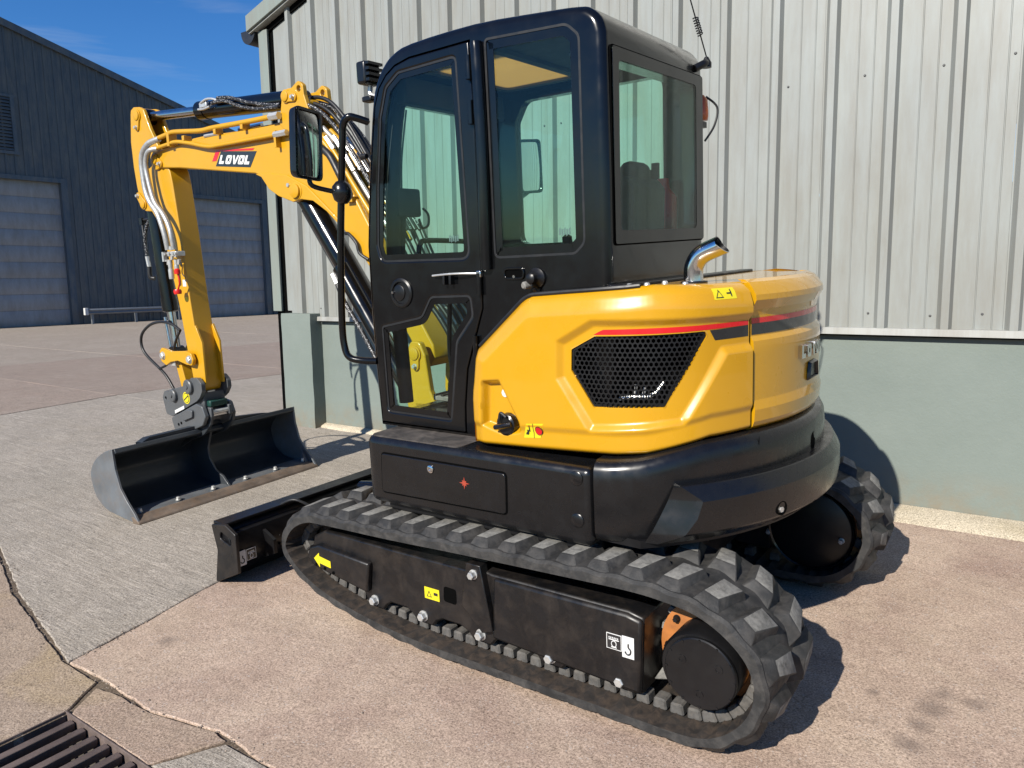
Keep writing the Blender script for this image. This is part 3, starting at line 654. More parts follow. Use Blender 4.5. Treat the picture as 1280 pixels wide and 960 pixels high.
# ------------------------------------------------------------------ dozer blade
DB=E('dozer_blade',([(x,y,z) for y in (-.93,.95) for x,z in ((-1.95,.0),(-1.90,.10),(-1.885,.2),(-1.90,.30),(-1.925,.345),(-1.885,.352),(-1.84,.30),(-1.80,.30),(-1.775,.20),(-1.80,.12),(-1.86,.06),(-1.93,.0))],[tuple(range(12)),tuple(range(23,11,-1))]+[(i,(i+1)%12,12+(i+1)%12,12+i) for i in range(12)]),BLKS,bevel=.004)
E('top_rail',prism([(-1.93,.335),(-1.84,.335),(-1.83,.355),(-1.93,.36)],'y',-.93,.95),BLKS,DB,bevel=.004)
def endplate(y0,y1):
    bm=bm_of(prism(roundpoly([(-1.945,.0),(-1.72,.10),(-1.712,.32),(-1.80,.362),(-1.93,.345),(-1.895,.2)],.015,3),'y',y0,y1))
    return carve('end_plate',bm,[prism(roundpoly([(-1.86,.275),(-1.76,.245),(-1.755,.285),(-1.85,.318)],.018,4),'y',y0-.05,y1+.05)],BLKD,DB,bevel=.003)
endplate(-.945,-.925); endplate(.945,.965)
for yy in (-.36,.30): E('push_arm',prism([(-1.82,.12),(-.8,.22),(-.8,.34),(-1.82,.26)],'y',yy,yy+.12),BLKS,DB,bevel=.008)
E('blade_cylinder',cyl((-1.78,.03,.30),(-.75,.03,.44),.05),BLKG,DB); E('bracket_rib',prism([(-1.80,.10),(-1.70,.14),(-1.70,.22),(-1.80,.27)],'y',-.72,-.70),BLKS,DB)
E('grease_pipe',tube([(-1.83,-.55,.36),(-1.74,-.52,.39),(-1.66,-.45,.33)],.008),HOSE,DB)
for yy,zz in ((-.62,.2),(-.62,.15),(-.5,.2)): bolt((-1.79,yy,zz),(1,0,0),.008,BLKS,DB,.01)
# ------------------------------------------------------------------ house base (skirt)
def plan_pts(ys,Rr,cx=-.1,xs=.36,xa=.80,x0=-1.0):
    pts=[(x0+(xs-x0)*i/68,-ys) for i in range(69)]
    ya=-math.sqrt(Rr*Rr-(xa-cx)**2); a0=math.atan2(ya,xa-cx); tx,ty=-math.sin(a0),math.cos(a0); k=(-ys-ya)/ty; c=(xa+tx*k,-ys)
    for i in range(1,25):
        t=i/24; pts.append(((1-t)**2*xs+2*t*(1-t)*c[0]+t*t*xa,(1-t)**2*-ys+2*t*(1-t)*c[1]+t*t*ya))
    for i in range(1,51): a=a0*(1-i/50); pts.append((cx+Rr*math.cos(a),Rr*math.sin(a)))
    return pts+[(x,-y) for x,y in pts[-2::-1]]
class Plan:
    def __init__(s,*a,**k):
        s.p=plan_pts(*a,**k); s.L=[0]
        for i in range(len(s.p)-1): s.L.append(s.L[-1]+math.hypot(s.p[i+1][0]-s.p[i][0],s.p[i+1][1]-s.p[i][1]))
        s.mid=s.L[-1]/2-1.0
    def at(s,t,off=0):
        import bisect
        t+=1.0; i=max(0,min(len(s.p)-2,bisect.bisect_right(s.L,t)-1)); a=s.p[i]; b=s.p[i+1]; f=(t-s.L[i])/(s.L[i+1]-s.L[i])
        def nr(j):
            q=s.p[min(j+1,len(s.p)-1)]; r=s.p[max(j-1,0)]; return Vector((q[1]-r[1],-(q[0]-r[0]))).normalized()
        n=nr(i).lerp(nr(i+1),f).normalized(); return a[0]+(b[0]-a[0])*f+n.x*off,a[1]+(b[1]-a[1])*f+n.y*off
    def p3(s,t,z,off=0): x,y=s.at(t,off); return (x,y,z)
PY=Plan(.80,1.085); PS=Plan(.86,1.10)
MIDY=PY.mid; MIDS=PS.mid
def sheet(plan,ss,rows,thick=None):
    # rows(s) -> list of (z,off); same count for each s
    v=[]; f=[]; m=None
    for s in ss:
        r=rows(s); m=len(r)
        for z,o in r: v.append(plan.p3(s,z,o))
    for i in range(len(ss)-1):
        for k in range(m-1): f.append((i*m+k,(i+1)*m+k,(i+1)*m+k+1,i*m+k+1))
    return v,f
def lin(a,b,n): return [a+(b-a)*i/n for i in range(n+1)]
# front base block
fb=roundpoly([(.440,-.855),(-.755,-.855),(-.755,.82),(.440,.82)],[0,.07,.07,0],6)
SK=E('base_frame',prism(fb,'z',.645,.952),BLKT,bevel=.03,seg=4)
E('step_tread',prism(roundpoly([(-.20,-.835),(-.73,-.835),(-.73,-.60),(-.20,-.60)],.04),'z',.95,.9555),STEP,SK)
E('lower_lip',prism(roundpoly([(.43,-.80),(-.70,-.80),(-.70,.77),(.43,.77)],.06),'z',.60,.66),BLKS,SK,bevel=.01)
TBX=E('toolbox_door',prism(roundpoly([(-.648,.705),(.048,.715),(.052,.882),(-.638,.882)],.016,4),'y',-.862,-.85),BLKT,SK,bevel=.003)
E('door_gap',ringprism(inset(roundpoly([(-.648,.705),(.048,.715),(.052,.882),(-.638,.882)],.016,4),-.007),inset(roundpoly([(-.648,.705),(.048,.715),(.052,.882),(-.638,.882)],.016,4),.001),'y',-.8558,-.850),DARK,SK)
E('lock',spin((-.342,-.862,.85),(0,-1,0),[(0,.017),(.006,.017),(.009,.012),(.0091,.006),(.005,.006)],20),CHR,TBX)
def starmark(c,r):
    p=[]
    for i in range(16):
        a=2*math.pi*i/16; rr=r*(1 if i%4==0 else (.62 if i%2==0 else .34)); p.append((c[0]+rr*math.cos(a),c[1]+rr*math.sin(a)))
    return prism(p,'y',-.8636,-.861)
E('red_target_mark',starmark((-.159,.814),.027),paint('faded_red_print',(.42,.06,.03),.5),TBX)
for zz in (.91,.746): E('plug',spin((.379,-.855,zz),(0,-1,0),[(0,.028),(.003,.028),(.006,.024)],24),BLKT,SK)
# rear base shell following the tail
ss=lin(.452,2*MIDS-.452,110)
def topz(s): 
    a=min(s,2*MIDS-s); return interp(a,[.411,.504,.62,.761,.864,1.067,1.3],[.980,.982,.992,1.022,1.041,1.05,1.05])
def rr(s):
    t=topz(s); b=.672
    return [(b+.0,-.10),(b+.0,-.035),(b+.012,-.012),(b+.04,0),(t-.08,0.004),(t-.035,0.0),(t-.012,-.012),(t,-.035),(t,-.12)]
RB=E('rear_base_shell',sheet(PS,ss,rr),BLKT,ang=50)
E('vertical_joint',sheet(PS,lin(1.108,1.112,1),lambda s:[(.90,.0012),(1.03,.0012)]),DARK,RB,recalc=False)
E('tie_hole',prism(roundpoly([(-.06,.905),(-.005,.905),(-.005,.975),(-.06,.975)],.025),'x',.985,1.0035),DARK,RB)
# bumper / counterweight ring
v=[];f=[]; na=90; B0=rad(-47.5)
prof=[(1.05,.908,-42.0),(1.138,.906,-41.8),(1.142,.903,-41.6),(1.166,.858,-38.6),(1.169,.850,-38.3),(1.171,.79,-39.4),(1.163,.735,-41.4),(1.158,.727,-41.9),(1.115,.692,-45.8),(1.02,.68,-47.6)]
start=[(1.05,.905,-42.2),(1.10,.900,-42.3),(1.104,.893,-42.5),(1.108,.858,-43.4),(1.109,.850,-43.6),(1.109,.79,-45.2),(1.108,.735,-46.8),(1.107,.727,-47.1),(1.09,.692,-47.9),(1.02,.68,-48)]
m=len(prof)
for i in range(na+1):
    for k in range(m):
        if i==0 or i==na: r,z,a=start[k]; a=rad(a)*(1 if i==0 else -1)
        else:
            r,z,a=prof[k]; a=rad(a); a=a+(-2*a)*(i-1)/(na-2)
        v.append((-.1+r*math.cos(a),r*math.sin(a),z))
for i in range(na):
    for k in range(m-1): f.append((i*m+k,(i+1)*m+k,(i+1)*m+k+1,i*m+k+1))
CW=E('counterweight',(v,f),BLKT,ang=17)
a=math.atan2(-.408,1.094); E('lifting_hole',spin((-.1+1.163*math.cos(a),1.163*math.sin(a),.763),(math.cos(a),math.sin(a),0),[(0,.028),(.008,.028),(.0081,.024),(.001,.022)],20),DARK,CW)
E('hole_bolt',spin((-.1+1.165*math.cos(a),1.165*math.sin(a),.757),(math.cos(a),math.sin(a),0),[(0,.011),(.006,.011)],6),ZNC,CW)
E('counterweight_underside',prism([(-.1+1.09*math.cos(t),1.09*math.sin(t)) for t in lin(-.85,.85,30)]+[(-.2,.8),(-.2,-.8)],'z',.67,.70),BLKS,CW)
E('house_core',prism([(-.1+.90*math.cos(t),.90*math.sin(t)) for t in lin(-.62,.62,30)]+[(-.15,.56),(-.15,-.56)],'z',.70,1.52),DARK)
# ------------------------------------------------------------------ yellow side panel
TX=[-.183,-.179,-.172,-.157,-.142,.087,.112,.141,.298,.551,.654,1.0,1.06]; TZ=[1.15,1.19,1.225,1.325,1.36,1.553,1.568,1.578,1.588,1.602,1.610,1.60,1.598]
BX=[-.183,.125,.411,.504,.62,.761,.864,1.067,1.3]; BZ=[.964,.975,.988,.990,.999,1.029,1.049,1.057,1.056]
out_line=[(-.183,.964)]+[(a,b) for a,b in zip(TX,TZ)]
REC=[(.272,1.411),(.42,1.492),(1.3,1.492),(1.3,1.361),(.931,1.353),(.761,1.106),(.402,1.073),(.266,1.267)]
FUEL=[(-.100,1.240),(-.005,1.249),(.092,1.076),(.086,1.033),(.002,1.018),(-.112,1.046)]
GRI=[(.328,1.379),(.325,1.30),(.416,1.168),(.691,1.174),(.858,1.424),(.847,1.439),(.428,1.43)]
def dline(p):
    x,z=p; d=1e9
    for i in range(len(out_line)-1):
        x1,z1=out_line[i]; x2,z2=out_line[i+1]; ex,ez=x2-x1,z2-z1; t=max(0,min(1,((x-x1)*ex+(z-z1)*ez)/(ex*ex+ez*ez+1e-12))); d=min(d,math.hypot(x-x1-ex*t,z-z1-ez*t))
    return d
def yoff(s,z,full=True):
    o=0; d=dline((s,z))
    if d<.085: o-=.022*sst((.085-d)/.075)
    if d<.035: o-=.035*((.035-d)/.035)**2
    db=z-interp(s,BX,BZ)
    if db<.10: o-=.010*sst((.10-db)/.03)
    if db<.02: o-=.02*((.02-db)/.02)**2
    q=sd_poly((s,z),REC)
    if q>0: o-=.020*min(1,q/.026)
    if full:
        q=sd_poly((s,z),FUEL)
        if q>0: o-=.040*sst(q/.026)
        q=sd_poly((s,z),GRI)
        if q>0: o-=.006*sst(q/.006)
    return o
cols=sorted(set([round(x,4) for x in lin(-.183,-.13,10)+lin(-.13,1.052,190)]))
NR=104
def yrows(s):
    a=interp(s,BX,BZ); b=interp(s,TX,TZ); return [(a,-.06)]+[(a+(b-a)*k/NR,yoff(s,a+(b-a)*k/NR)) for k in range(NR+1)]+[(b-.004,-.10)]
_sv,_sf=sheet(PY,cols,yrows); _m=NR+3; _keep=[]
for q in _sf:
    i_,k_=divmod(q[0],_m); a_=interp(cols[i_],BX,BZ); b_=interp(cols[i_],TX,TZ); zc=a_+(b_-a_)*(k_-.5)/NR; sc_=(cols[i_]+cols[min(i_+1,len(cols)-1)])/2
    if sd_poly((sc_,zc),GRI)<.0: _keep.append(q)
def nearest(p,poly):
    b=None
    for i in range(len(poly)):
        a_=Vector(poly[i]); c_=Vector(poly[(i+1)%len(poly)]); e_=c_-a_; t_=max(0,min(1,(Vector(p)-a_).dot(e_)/e_.dot(e_))); q_=a_+e_*t_; d_=(Vector(p)-q_).length
        if b is None or d_<b[0]: b=(d_,q_)
    return b
for i_,s_ in enumerate(cols):
    if not .30<s_<.88: continue
    a_=interp(s_,BX,BZ); b_=interp(s_,TX,TZ)
    for k_ in range(NR+1):
        z_=a_+(b_-a_)*k_/NR
        if -.0042<sd_poly((s_,z_),GRI)<.0042:
            q_=nearest((s_,z_),GRI)[1]; _sv[i_*_m+k_+1]=PY.p3(q_.x,q_.y,yoff(q_.x,q_.y,False))
YP=E('side_panel',(_sv,_keep),YEL,ang=55)
def ribbon(path,w=.012): pass
# panel return edges at front and rear
E('panel_edge',sheet(PY,[-.183,-.1831],lambda s:[(.964,-.02),(1.15,-.02)]) if 0 else ([PY.p3(-.183,z,o) for z in (.964,1.16) for o in (-.055,-.12)],[(0,1,3,2)]),YEL,YP,recalc=False)
# grille
def onpanel(poly,dz): return [PY.p3(s,z,dz) for s,z in poly]
gpoly=roundpoly(GRI,.008,3); go=inset(gpoly,-.004); gi=inset(gpoly,.010); n=len(gpoly)
v=[PY.p3(s,z,yoff(s,z,False)-.001) for s,z in inset(gpoly,-.010)]+[PY.p3(s,z,yoff(s,z,False)+.0012) for s,z in gpoly]+[PY.p3(s,z,-.05) for s,z in gpoly]
E('grille_lip',(v,[(k*n+i,k*n+(i+1)%n,(k+1)*n+(i+1)%n,(k+1)*n+i) for k in range(2) for i in range(n)]),YEL,YP,ang=35)
v=[PY.p3(s,z,-.0275) for s,z in inset(gpoly,.0005)]+[PY.p3(s,z,-.024) for s,z in inset(gpoly,.002)]+[PY.p3(s,z,-.024) for s,z in gi]+[PY.p3(s,z,-.05) for s,z in gi]
GF=E('grille_frame',(v,[(k*n+i,k*n+(i+1)%n,(k+1)*n+(i+1)%n,(k+1)*n+i) for k in range(3) for i in range(n)]),BLKS,YP,ang=50)
v=[];f=[]; pt=.0195; row=0; z=1.16
while z<1.45:
    s=.31+(pt/2 if row%2 else 0)
    while s<.88:
        if sd_poly((s,z),GRI)>-.004:
            o=len(v); Ro,Ri=pt*.5774,pt*.40
            for rr_ in (Ro,Ri):
                for k in range(6):
                    a=rad(60*k+30); v.append(PY.p3(s+rr_*math.cos(a),z+rr_*math.sin(a),-.026))
            f+=[(o+k,o+(k+1)%6,o+6+(k+1)%6,o+6+k) for k in range(6)]
        s+=pt
    z+=pt*.866; row+=1
E('grille_mesh',(v,f),BLKS,GF,recalc=False)
for (s,z,l) in ((.56,1.195,.05),(.60,1.205,.03)): E('engine_fitting',tube([PY.p3(s,z,-.09),PY.p3(s+.01,z+l*.6,-.09),PY.p3(s+.012,z+l,-.09)],.006,8),ZNC,GF)
E('engine_hose',tube([PY.p3(.50,1.19,-.09),PY.p3(.56,1.2,-.085),PY.p3(.64,1.205,-.09),PY.p3(.70,1.25,-.10)],.008,8),ZNC,GF)
# stripes and decals on the bodywork
def decal(name,poly,mat,plan=PY,lift=.0012,fn=yoff,parent=None,dens=.02):
    # map a polygon in (s,z) onto the surface by slicing it into columns
    xs_=[p[0] for p in poly]; a,b=min(xs_),max(xs_); nn_=max(2,int((b-a)/dens)); v=[];f=[]
    for i in range(nn_+1):
        s=a+(b-a)*i/nn_; s=min(max(s,a+1e-5),b-1e-5); zs=[]
        for k in range(len(poly)):
            x1,z1=poly[k]; x2,z2=poly[(k+1)%len(poly)]
            if (x1>s)!=(x2>s): zs.append(z1+(z2-z1)*(s-x1)/(x2-x1))
        lo,hi=(min(zs),max(zs)) if zs else (poly[0][1],poly[0][1])
        for j in range(4): z=lo+(hi-lo)*j/3; v.append(plan.p3(s,z,fn(s,z)+lift))
    for i in range(nn_):
        for j in range(3): f.append((i*4+j,(i+1)*4+j,(i+1)*4+j+1,i*4+j+1))
    return E(name,(v,f),mat,parent or YP,recalc=False)
yo2=lambda s,z: yoff(s,z,False)
decal('red_stripe',[(.423,1.4355),(.46,1.4545),(.671,1.4595),(1.046,1.464),(1.046,1.4475),(.852,1.4435),(.671,1.4395)],REDD,fn=yo2)
decal('black_stripe',[(.868,1.441),(1.046,1.4465),(1.046,1.407),(.872,1.4035)],BLKDEC,fn=yo2)
W1=decal('warning_label',[(.88,1.548),(.98,1.548),(.98,1.587),(.88,1.587)],YDEC,fn=yo2,lift=.001)
decal('warning_triangle',[(.888,1.553),(.922,1.553),(.905,1.583)],BLKDEC,fn=yo2,parent=W1,lift=.0016,dens=.004); decal('triangle_fill',[(.8935,1.5565),(.9165,1.5565),(.905,1.5765)],YDEC,fn=yo2,parent=W1,lift=.0022,dens=.004)
decal('hot_pipe_mark',[(.938,1.566),(.955,1.566),(.955,1.556),(.961,1.556),(.961,1.582),(.955,1.582),(.955,1.571),(.938,1.571)],BLKDEC,fn=yo2,parent=W1,lift=.0016,dens=.002)
W2=decal('fuel_label',[(.102,1.020),(.201,1.029),(.203,1.088),(.104,1.079)],YDEC,fn=yo2)
def disc(c,r,n=20): return [(c[0]+r*math.cos(2*math.pi*i/n),c[1]+r*math.sin(2*math.pi*i/n)) for i in range(n)]
decal('label_divider',[(.1515,1.024),(.1535,1.024),(.1535,1.084),(.1515,1.084)],BLKDEC,fn=yo2,parent=W2,lift=.003,dens=.001)
decal('fuel_symbol',disc((.178,1.056),.0185),BLKDEC,fn=yo2,parent=W2,lift=.003,dens=.003); decal('fuel_symbol_fill',disc((.178,1.056),.0155),REDD,fn=yo2,parent=W2,lift=.0048,dens=.003)
decal('pump_symbol',[(.115,1.035),(.128,1.035),(.128,1.048),(.137,1.048),(.137,1.075),(.131,1.075),(.131,1.055),(.115,1.055)],BLKDEC,fn=yo2,parent=W2,lift=.003,dens=.003)
decal('round_white_label',disc((-.004,1.187),.017),WHT,lift=.003,dens=.004)
x,y=PY.at(.012); E('fuel_cap',spin((x,y+.038,1.062),(0,-1,0),[(0,.047),(.028,.045),(.034,.036),(.036,.0)],14),BLKT,YP,ang=30); E('cap_grip',tube([(x-.04,y-.006,1.052),(x,y-.015,1.062),(x+.04,y-.006,1.072)],.011,8),BLKT,YP); E('cap_shackle',tube([(x-.015,y-.01,1.085),(x-.005,y-.012,1.115),(x+.02,y-.01,1.10)],.006,8),HOSE,YP)
# tail hood (engine door)
def hoff(s,z):
    o=interp(z,[1.05,1.062,1.085,1.13,1.165,1.36,1.385,1.402,1.478,1.50,1.535,1.555,1.585,1.60,1.61],[-.035,-.014,-.004,.0,-.009,-.009,-.012,-.026,-.026,-.020,.001,-.001,-.022,-.036,-.060]); return o
HZ=[1.05,1.056,1.066,1.085,1.11,1.13,1.15,1.165,1.2,1.25,1.3,1.34,1.36,1.372,1.385,1.394,1.402,1.43,1.46,1.478,1.489,1.5,1.515,1.535,1.545,1.555,1.57,1.585,1.593,1.60,1.606,1.61]
def hrows(s): return [(1.05,-.09)]+[(z,hoff(s,z)) for z in HZ]+[(1.606,-.12)]
S1=1.066; ss=lin(S1,2*MIDY-S1,120)
HD=E('engine_hood',sheet(PY,ss,hrows),YEL,ang=13)
for s in (S1,2*MIDY-S1): E('hood_edge',([PY.p3(s,z,hoff(s,z)-k) for z in HZ for k in (0,.03)],[(2*i,2*i+1,2*i+3,2*i+2) for i in range(len(HZ)-1)]),YEL,HD,recalc=False)
E('seam_shadow_gap',sheet(PY,lin(1.045,1.075,3),lambda s:[(1.06,-.045),(1.6,-.075)]),DARK,HD,recalc=False)
decal('red_stripe',[(S1+.004,1.449),(2*MIDY-S1,1.449),(2*MIDY-S1,1.469),(S1+.004,1.469)],REDD,fn=hoff,parent=HD); decal('black_stripe',[(S1+.004,1.408),(2*MIDY-S1,1.408),(2*MIDY-S1,1.449),(S1+.004,1.449)],BLKDEC,fn=hoff,parent=HD)
E('side_panel',sheet(PY,lin(2*MIDY-1.052,2*MIDY+.18,40),lambda s:[(interp(2*MIDY-s,BX,BZ)+(interp(2*MIDY-s,TX,TZ)-interp(2*MIDY-s,BX,BZ))*k/12,-.02 if k<12 else -.06) for k in range(13)]),YEL,ang=50)
# hood top deck
deck=[PY.at(s,-.058) for s in lin(.56,2*MIDY-.56,90)]
E('hood_top',prism(deck,'z',1.585,1.6025),YEL,HD,bevel=.004)
E('hood_gasket',prism([(.44,-.70),(.50,-.70),(.50,.70),(.44,.70)],'z',1.56,1.612),BLKS,HD,bevel=.006)
E('hood_seal',tube([PY.p3(s,interp(s,TX,TZ)+.002,-.05) for s in lin(-.13,.60,30)],.009,8,2),HOSE)
for (x,y) in ((.56,-.62),(.60,-.3),(.575,-.50),(.52,-.68),(.70,-.60)): E('hood_bolt',spin((x,y,1.602),(0,0,1),[(0,.012),(.008,.011),(.012,.007)],10),ZNC,HD)
# chrome badge letters on the tail
def letter(ch):
    w=.92; b=.33
    if ch=='L': return [[(0,0),(w*.85,0),(w*.85,b),(b,b),(b,1),(0,1)]]
    if ch=='V': return [[(.0,1),(.3,1),(.5,.36),(.7,1),(1.0,1),(.66,0),(.34,0)]]
    o=roundpoly([(0,0),(w,0),(w,1),(0,1)],.22,4); i=inset(o,b); return [o,i]
def badge(word,s0,s1,z0,z1,lift,depth):
    n=len(word); step=(s1-s0)/n
    for k,ch in enumerate(word):
        lp=letter(ch); mp=lambda q:(s0+step*k+q[0]*step*.82,z0+q[1]*(z1-z0))
        P_=[PY.p3(*mp(q),hoff(0,1.3)+lift) for q in lp[0]]; Q_=[PY.p3(*mp(q),hoff(0,1.3)+depth) for q in lp[0]]
        if len(lp)==1:
            m=len(P_); E('badge_letter',(P_+Q_,[tuple(range(m)),tuple(range(2*m-1,m-1,-1))]+[(i,(i+1)%m,m+(i+1)%m,m+i) for i in range(m)]),CHR,HD,ang=20)
        else:
            P2=[PY.p3(*mp(q),hoff(0,1.3)+lift) for q in lp[1]]; Q2=[PY.p3(*mp(q),hoff(0,1.3)+depth) for q in lp[1]]; m=len(P_); f=[]
            for i in range(m):
                j=(i+1)%m; f+=[(i,j,m+j,m+i),(2*m+i,2*m+j,3*m+j,3*m+i),(i,j,2*m+j,2*m+i),(m+i,m+j,3*m+j,3*m+i)]
            E('badge_letter',(P_+P2+Q_+Q2,f),CHR,HD,ang=20)
badge('LOVOL',1.365,2*MIDY-1.365,1.287,1.338,-.002,.016)
lp=roundpoly([(1.452,1.185),(1.60,1.185),(1.58,1.262),(1.468,1.262)],.012,3); n=len(lp); li=inset(lp,.008)
LA=E('hood_latch',([PY.p3(s,z,-.006) for s,z in lp]+[PY.p3(s,z,.006) for s,z in li]+[PY.p3(s,z,-.004) for s,z in inset(lp,.014)],[(i,(i+1)%n,n+(i+1)%n,n+i) for i in range(n)]+[(n+i,n+(i+1)%n,2*n+(i+1)%n,2*n+i) for i in range(n)]+[tuple(range(2*n,3*n))]),BLKT,HD)
# exhaust
ex=[(.670,-.45,1.585),(.667,-.45,1.635),(.672,-.45,1.668),(.690,-.45,1.697),(.715,-.45,1.714),(.745,-.45,1.726),(.772,-.45,1.736)]
P=cat(ex,5); v=[];f=[]; n=24
for rr_ in (.036,.0325):
    for i,p_ in enumerate(P):
        d=(P[min(i+1,len(P)-1)]-P[max(i-1,0)]).normalized(); u=Vector((0,1,0)); w=d.cross(u)
        for j in range(n):
            a=2*math.pi*j/n; q=p_+u*(rr_*math.cos(a))+w*(rr_*math.sin(a))
            if i==len(P)-1: q=q+d*(-.02*math.sin(a))
            v.append(q)
m=len(P)
for k in range(2):
    for i in range(m-1): f+=[(k*m*n+i*n+j,k*m*n+i*n+(j+1)%n,k*m*n+(i+1)*n+(j+1)%n,k*m*n+(i+1)*n+j) for j in range(n)]
f+=[((m-1)*n+j,(m-1)*n+(j+1)%n,m*n+(m-1)*n+(j+1)%n,m*n+(m-1)*n+j) for j in range(n)]
XP=E('exhaust_pipe',(v,f),CHR,ang=60); E('exhaust_flange',spin((.670,-.45,1.600),(0,0,1),[(0,.05),(.008,.05),(.010,.038)],24),BLKS,XP)
# ------------------------------------------------------------------ cab
CL,CRY=-.68,.21
cabp=[(-.826,.955),(-.838,1.25),(-.842,1.5),(-.836,1.8),(-.805,2.04),(-.776,2.22),(-.735,2.43),(-.70,2.51),(-.655,2.565),(-.598,2.602),(-.49,2.627),(-.15,2.636),(.17,2.615),(.327,2.60),(.376,2.585),(.416,2.547),(.434,2.495),(.438,2.0),(.438,1.58),(.44,.955)]
_r=cat([(x,0,z) for x,z in cabp[3:17]],3); cabp=cabp[:3]+[(q.x,q.z) for q in _r]+cabp[17:]
_v=[];_f=[];_n=len(cabp); _rings=[]
for side in (0,1):
    for k in range(6):
        t_=rad(90)*(k/5 if side==0 else 1-k/5); dd=.034*(1-math.sin(t_)); off=.034*(1-math.cos(t_)); yy=(CL+off) if side==0 else (CRY-off)
        _rings.append([(q[0],yy,q[1]) for q in inset(cabp,dd)])
for r_ in _rings: _v+=r_
for k in range(11): _f+=[(k*_n+i,k*_n+(i+1)%_n,(k+1)*_n+(i+1)%_n,(k+1)*_n+i) for i in range(_n)]
_f+=[tuple(range(_n)),tuple(range(11*_n,12*_n))]
bm=bm_of((_v,_f))
inner=inset([(-.826,.955),(-.838,1.25),(-.842,1.5),(-.836,1.8),(-.805,2.04),(-.735,2.43),(-.66,2.56),(-.49,2.627),(-.15,2.636),(.327,2.60),(.416,2.547),(.438,2.0),(.44,.955)],.055)
door=[(-.80,.978),(-.808,1.25),(-.812,1.5),(-.806,1.8),(-.775,2.03),(-.745,2.21),(-.708,2.40),(-.675,2.47),(-.63,2.515),(-.575,2.545),(-.49,2.562),(-.168,2.569),(-.157,2.3),(-.160,1.7),(-.164,1.52),(-.205,1.41),(-.262,1.26),(-.285,1.1),(-.29,.978)]
dopen=inset(door,-.007)
uwin=roundpoly([(-.236,2.53),(-.216,1.722),(-.735,1.725),(-.754,1.80),(-.729,2.054),(-.685,2.348),(-.64,2.47),(-.56,2.52)],[.03,.05,.07,.05,0,.05,.05,.05],5)
lwin=roundpoly([(-.764,1.433),(-.511,1.48),(-.451,1.570),(-.222,1.575),(-.214,1.484),(-.31,1.375),(-.365,1.022),(-.760,1.028)],[.02,.05,.04,.03,.04,.06,.02,.03],4)
rwin=roundpoly([(-.092,2.565),(.285,2.548),(.338,2.50),(.340,1.765),(.295,1.726),(-.088,1.722)],[.02,.06,.05,.05,.04,.03],5)
bwin=roundpoly([(-.60,1.80),(.115,1.815),(.110,2.425),(-.60,2.41)],.035,4)
cut=[prism(inner,'y',CL+.05,CRY-.05),prism(dopen,'y',CL-.1,CL+.12),prism(rwin,'y',CL-.1,CL+.12),
     prism(bwin,'x',.3,.6),prism(roundpoly([(-.56,1.785),(.265,1.785),(.265,2.50),(-.50,2.50),(-.56,2.40)],.06,5),'y',CRY-.1,CRY+.1),
     prism(roundpoly([(-.585,1.0),(.115,1.0),(.115,2.425),(-.585,2.425)],.05,4),'x',-1.0,-.66),
     prism(roundpoly([(-.52,-.58),(-.12,-.58),(-.12,.05),(-.52,.05)],.04,4),'z',2.5,2.75)]
CAB=carve('cab',bm,cut,BLKG,EX,ang=35)
def pane(name,poly,ax,c,mat,parent,border=.03,th=.005,bmat=None,inn=1):
    o=mk(name,*prism(poly,ax,c,c+th),mat,parent)
    if border:
        s=c-.0015*inn if inn>0 else c+th; e=c-.0001 if inn>0 else c+th+.0015
        mk('ceramic_border',*ringprism(poly,inset(poly,border),ax,min(s,e),max(s,e)),bmat or BLKG,o)
    return o
DOORM=carve('door',bm_of(prism(door,'y',CL-.004,CL+.04)),[prism(uwin,'y',CL-.1,CL+.1),prism(lwin,'y',CL-.1,CL+.1)],BLKG,CAB,bevel=.007,seg=3)
def seal(poly,parent,y): mk('window_seal',*ringprism(inset(poly,-.001),inset(poly,.008),'y',y,y+.02),HOSE,parent)
pane('door_window',inset(uwin,.002),'y',CL+.004,GLS,DOORM,.030); seal(uwin,DOORM,CL-.0005)
pane('lower_door_window',inset(lwin,.002),'y',CL+.004,GLC,DOORM,.033); seal(lwin,DOORM,CL-.0005)
pane('side_window',inset(rwin,.002),'y',CL+.004,GLS,CAB,.040); seal(rwin,CAB,CL-.0005)
rpoly=roundpoly([(-.637,1.757),(.190,1.770),(.176,2.464),(-.637,2.452)],.012,3)
ri=roundpoly([(-.597,1.807),(.111,1.817),(.106,2.421),(-.592,2.41)],.025,3)
RWN=mk('rear_window',*prism(rpoly,'x',.440,.445),GLR,CAB)
mk('ceramic_border',*ringprism(rpoly,ri,'x',.4452,.4462),BLKG,RWN)
mk('window_gap',*ringprism(inset(rpoly,-.006),inset(rpoly,.0005),'x',.436,.4405),DARK,RWN)
pane('right_window',roundpoly([(-.56,1.785),(.265,1.785),(.265,2.50),(-.50,2.50),(-.56,2.40)],.06,5),'y',CRY-.03,GLS,CAB,0)
fv=[(-.800,1.0),(-.812,1.5),(-.806,1.8),(-.775,2.04),(-.746,2.22),(-.705,2.43)]
mk('windscreen',[(x+d,y,z) for d in (0,.005) for y in (-.585,.115) for x,z in fv],[(k,k+1,6+k+1,6+k) for k in range(5)]+[(12+k,12+k+1,18+k+1,18+k) for k in range(5)],GLS,CAB,recalc=False)
mk('roof_hatch',*prism(roundpoly([(-.52,-.58),(-.12,-.58),(-.12,.05),(-.52,.05)],.04,4),'z',2.545,2.549),GLB,CAB)
mk('headliner',*ringprism([(-.60,-.62),(.36,-.62),(.36,.15),(-.60,.15)],[(-.52,-.58),(-.12,-.58),(-.12,.05),(-.52,.05)],'z',2.552,2.565),INTL,CAB)
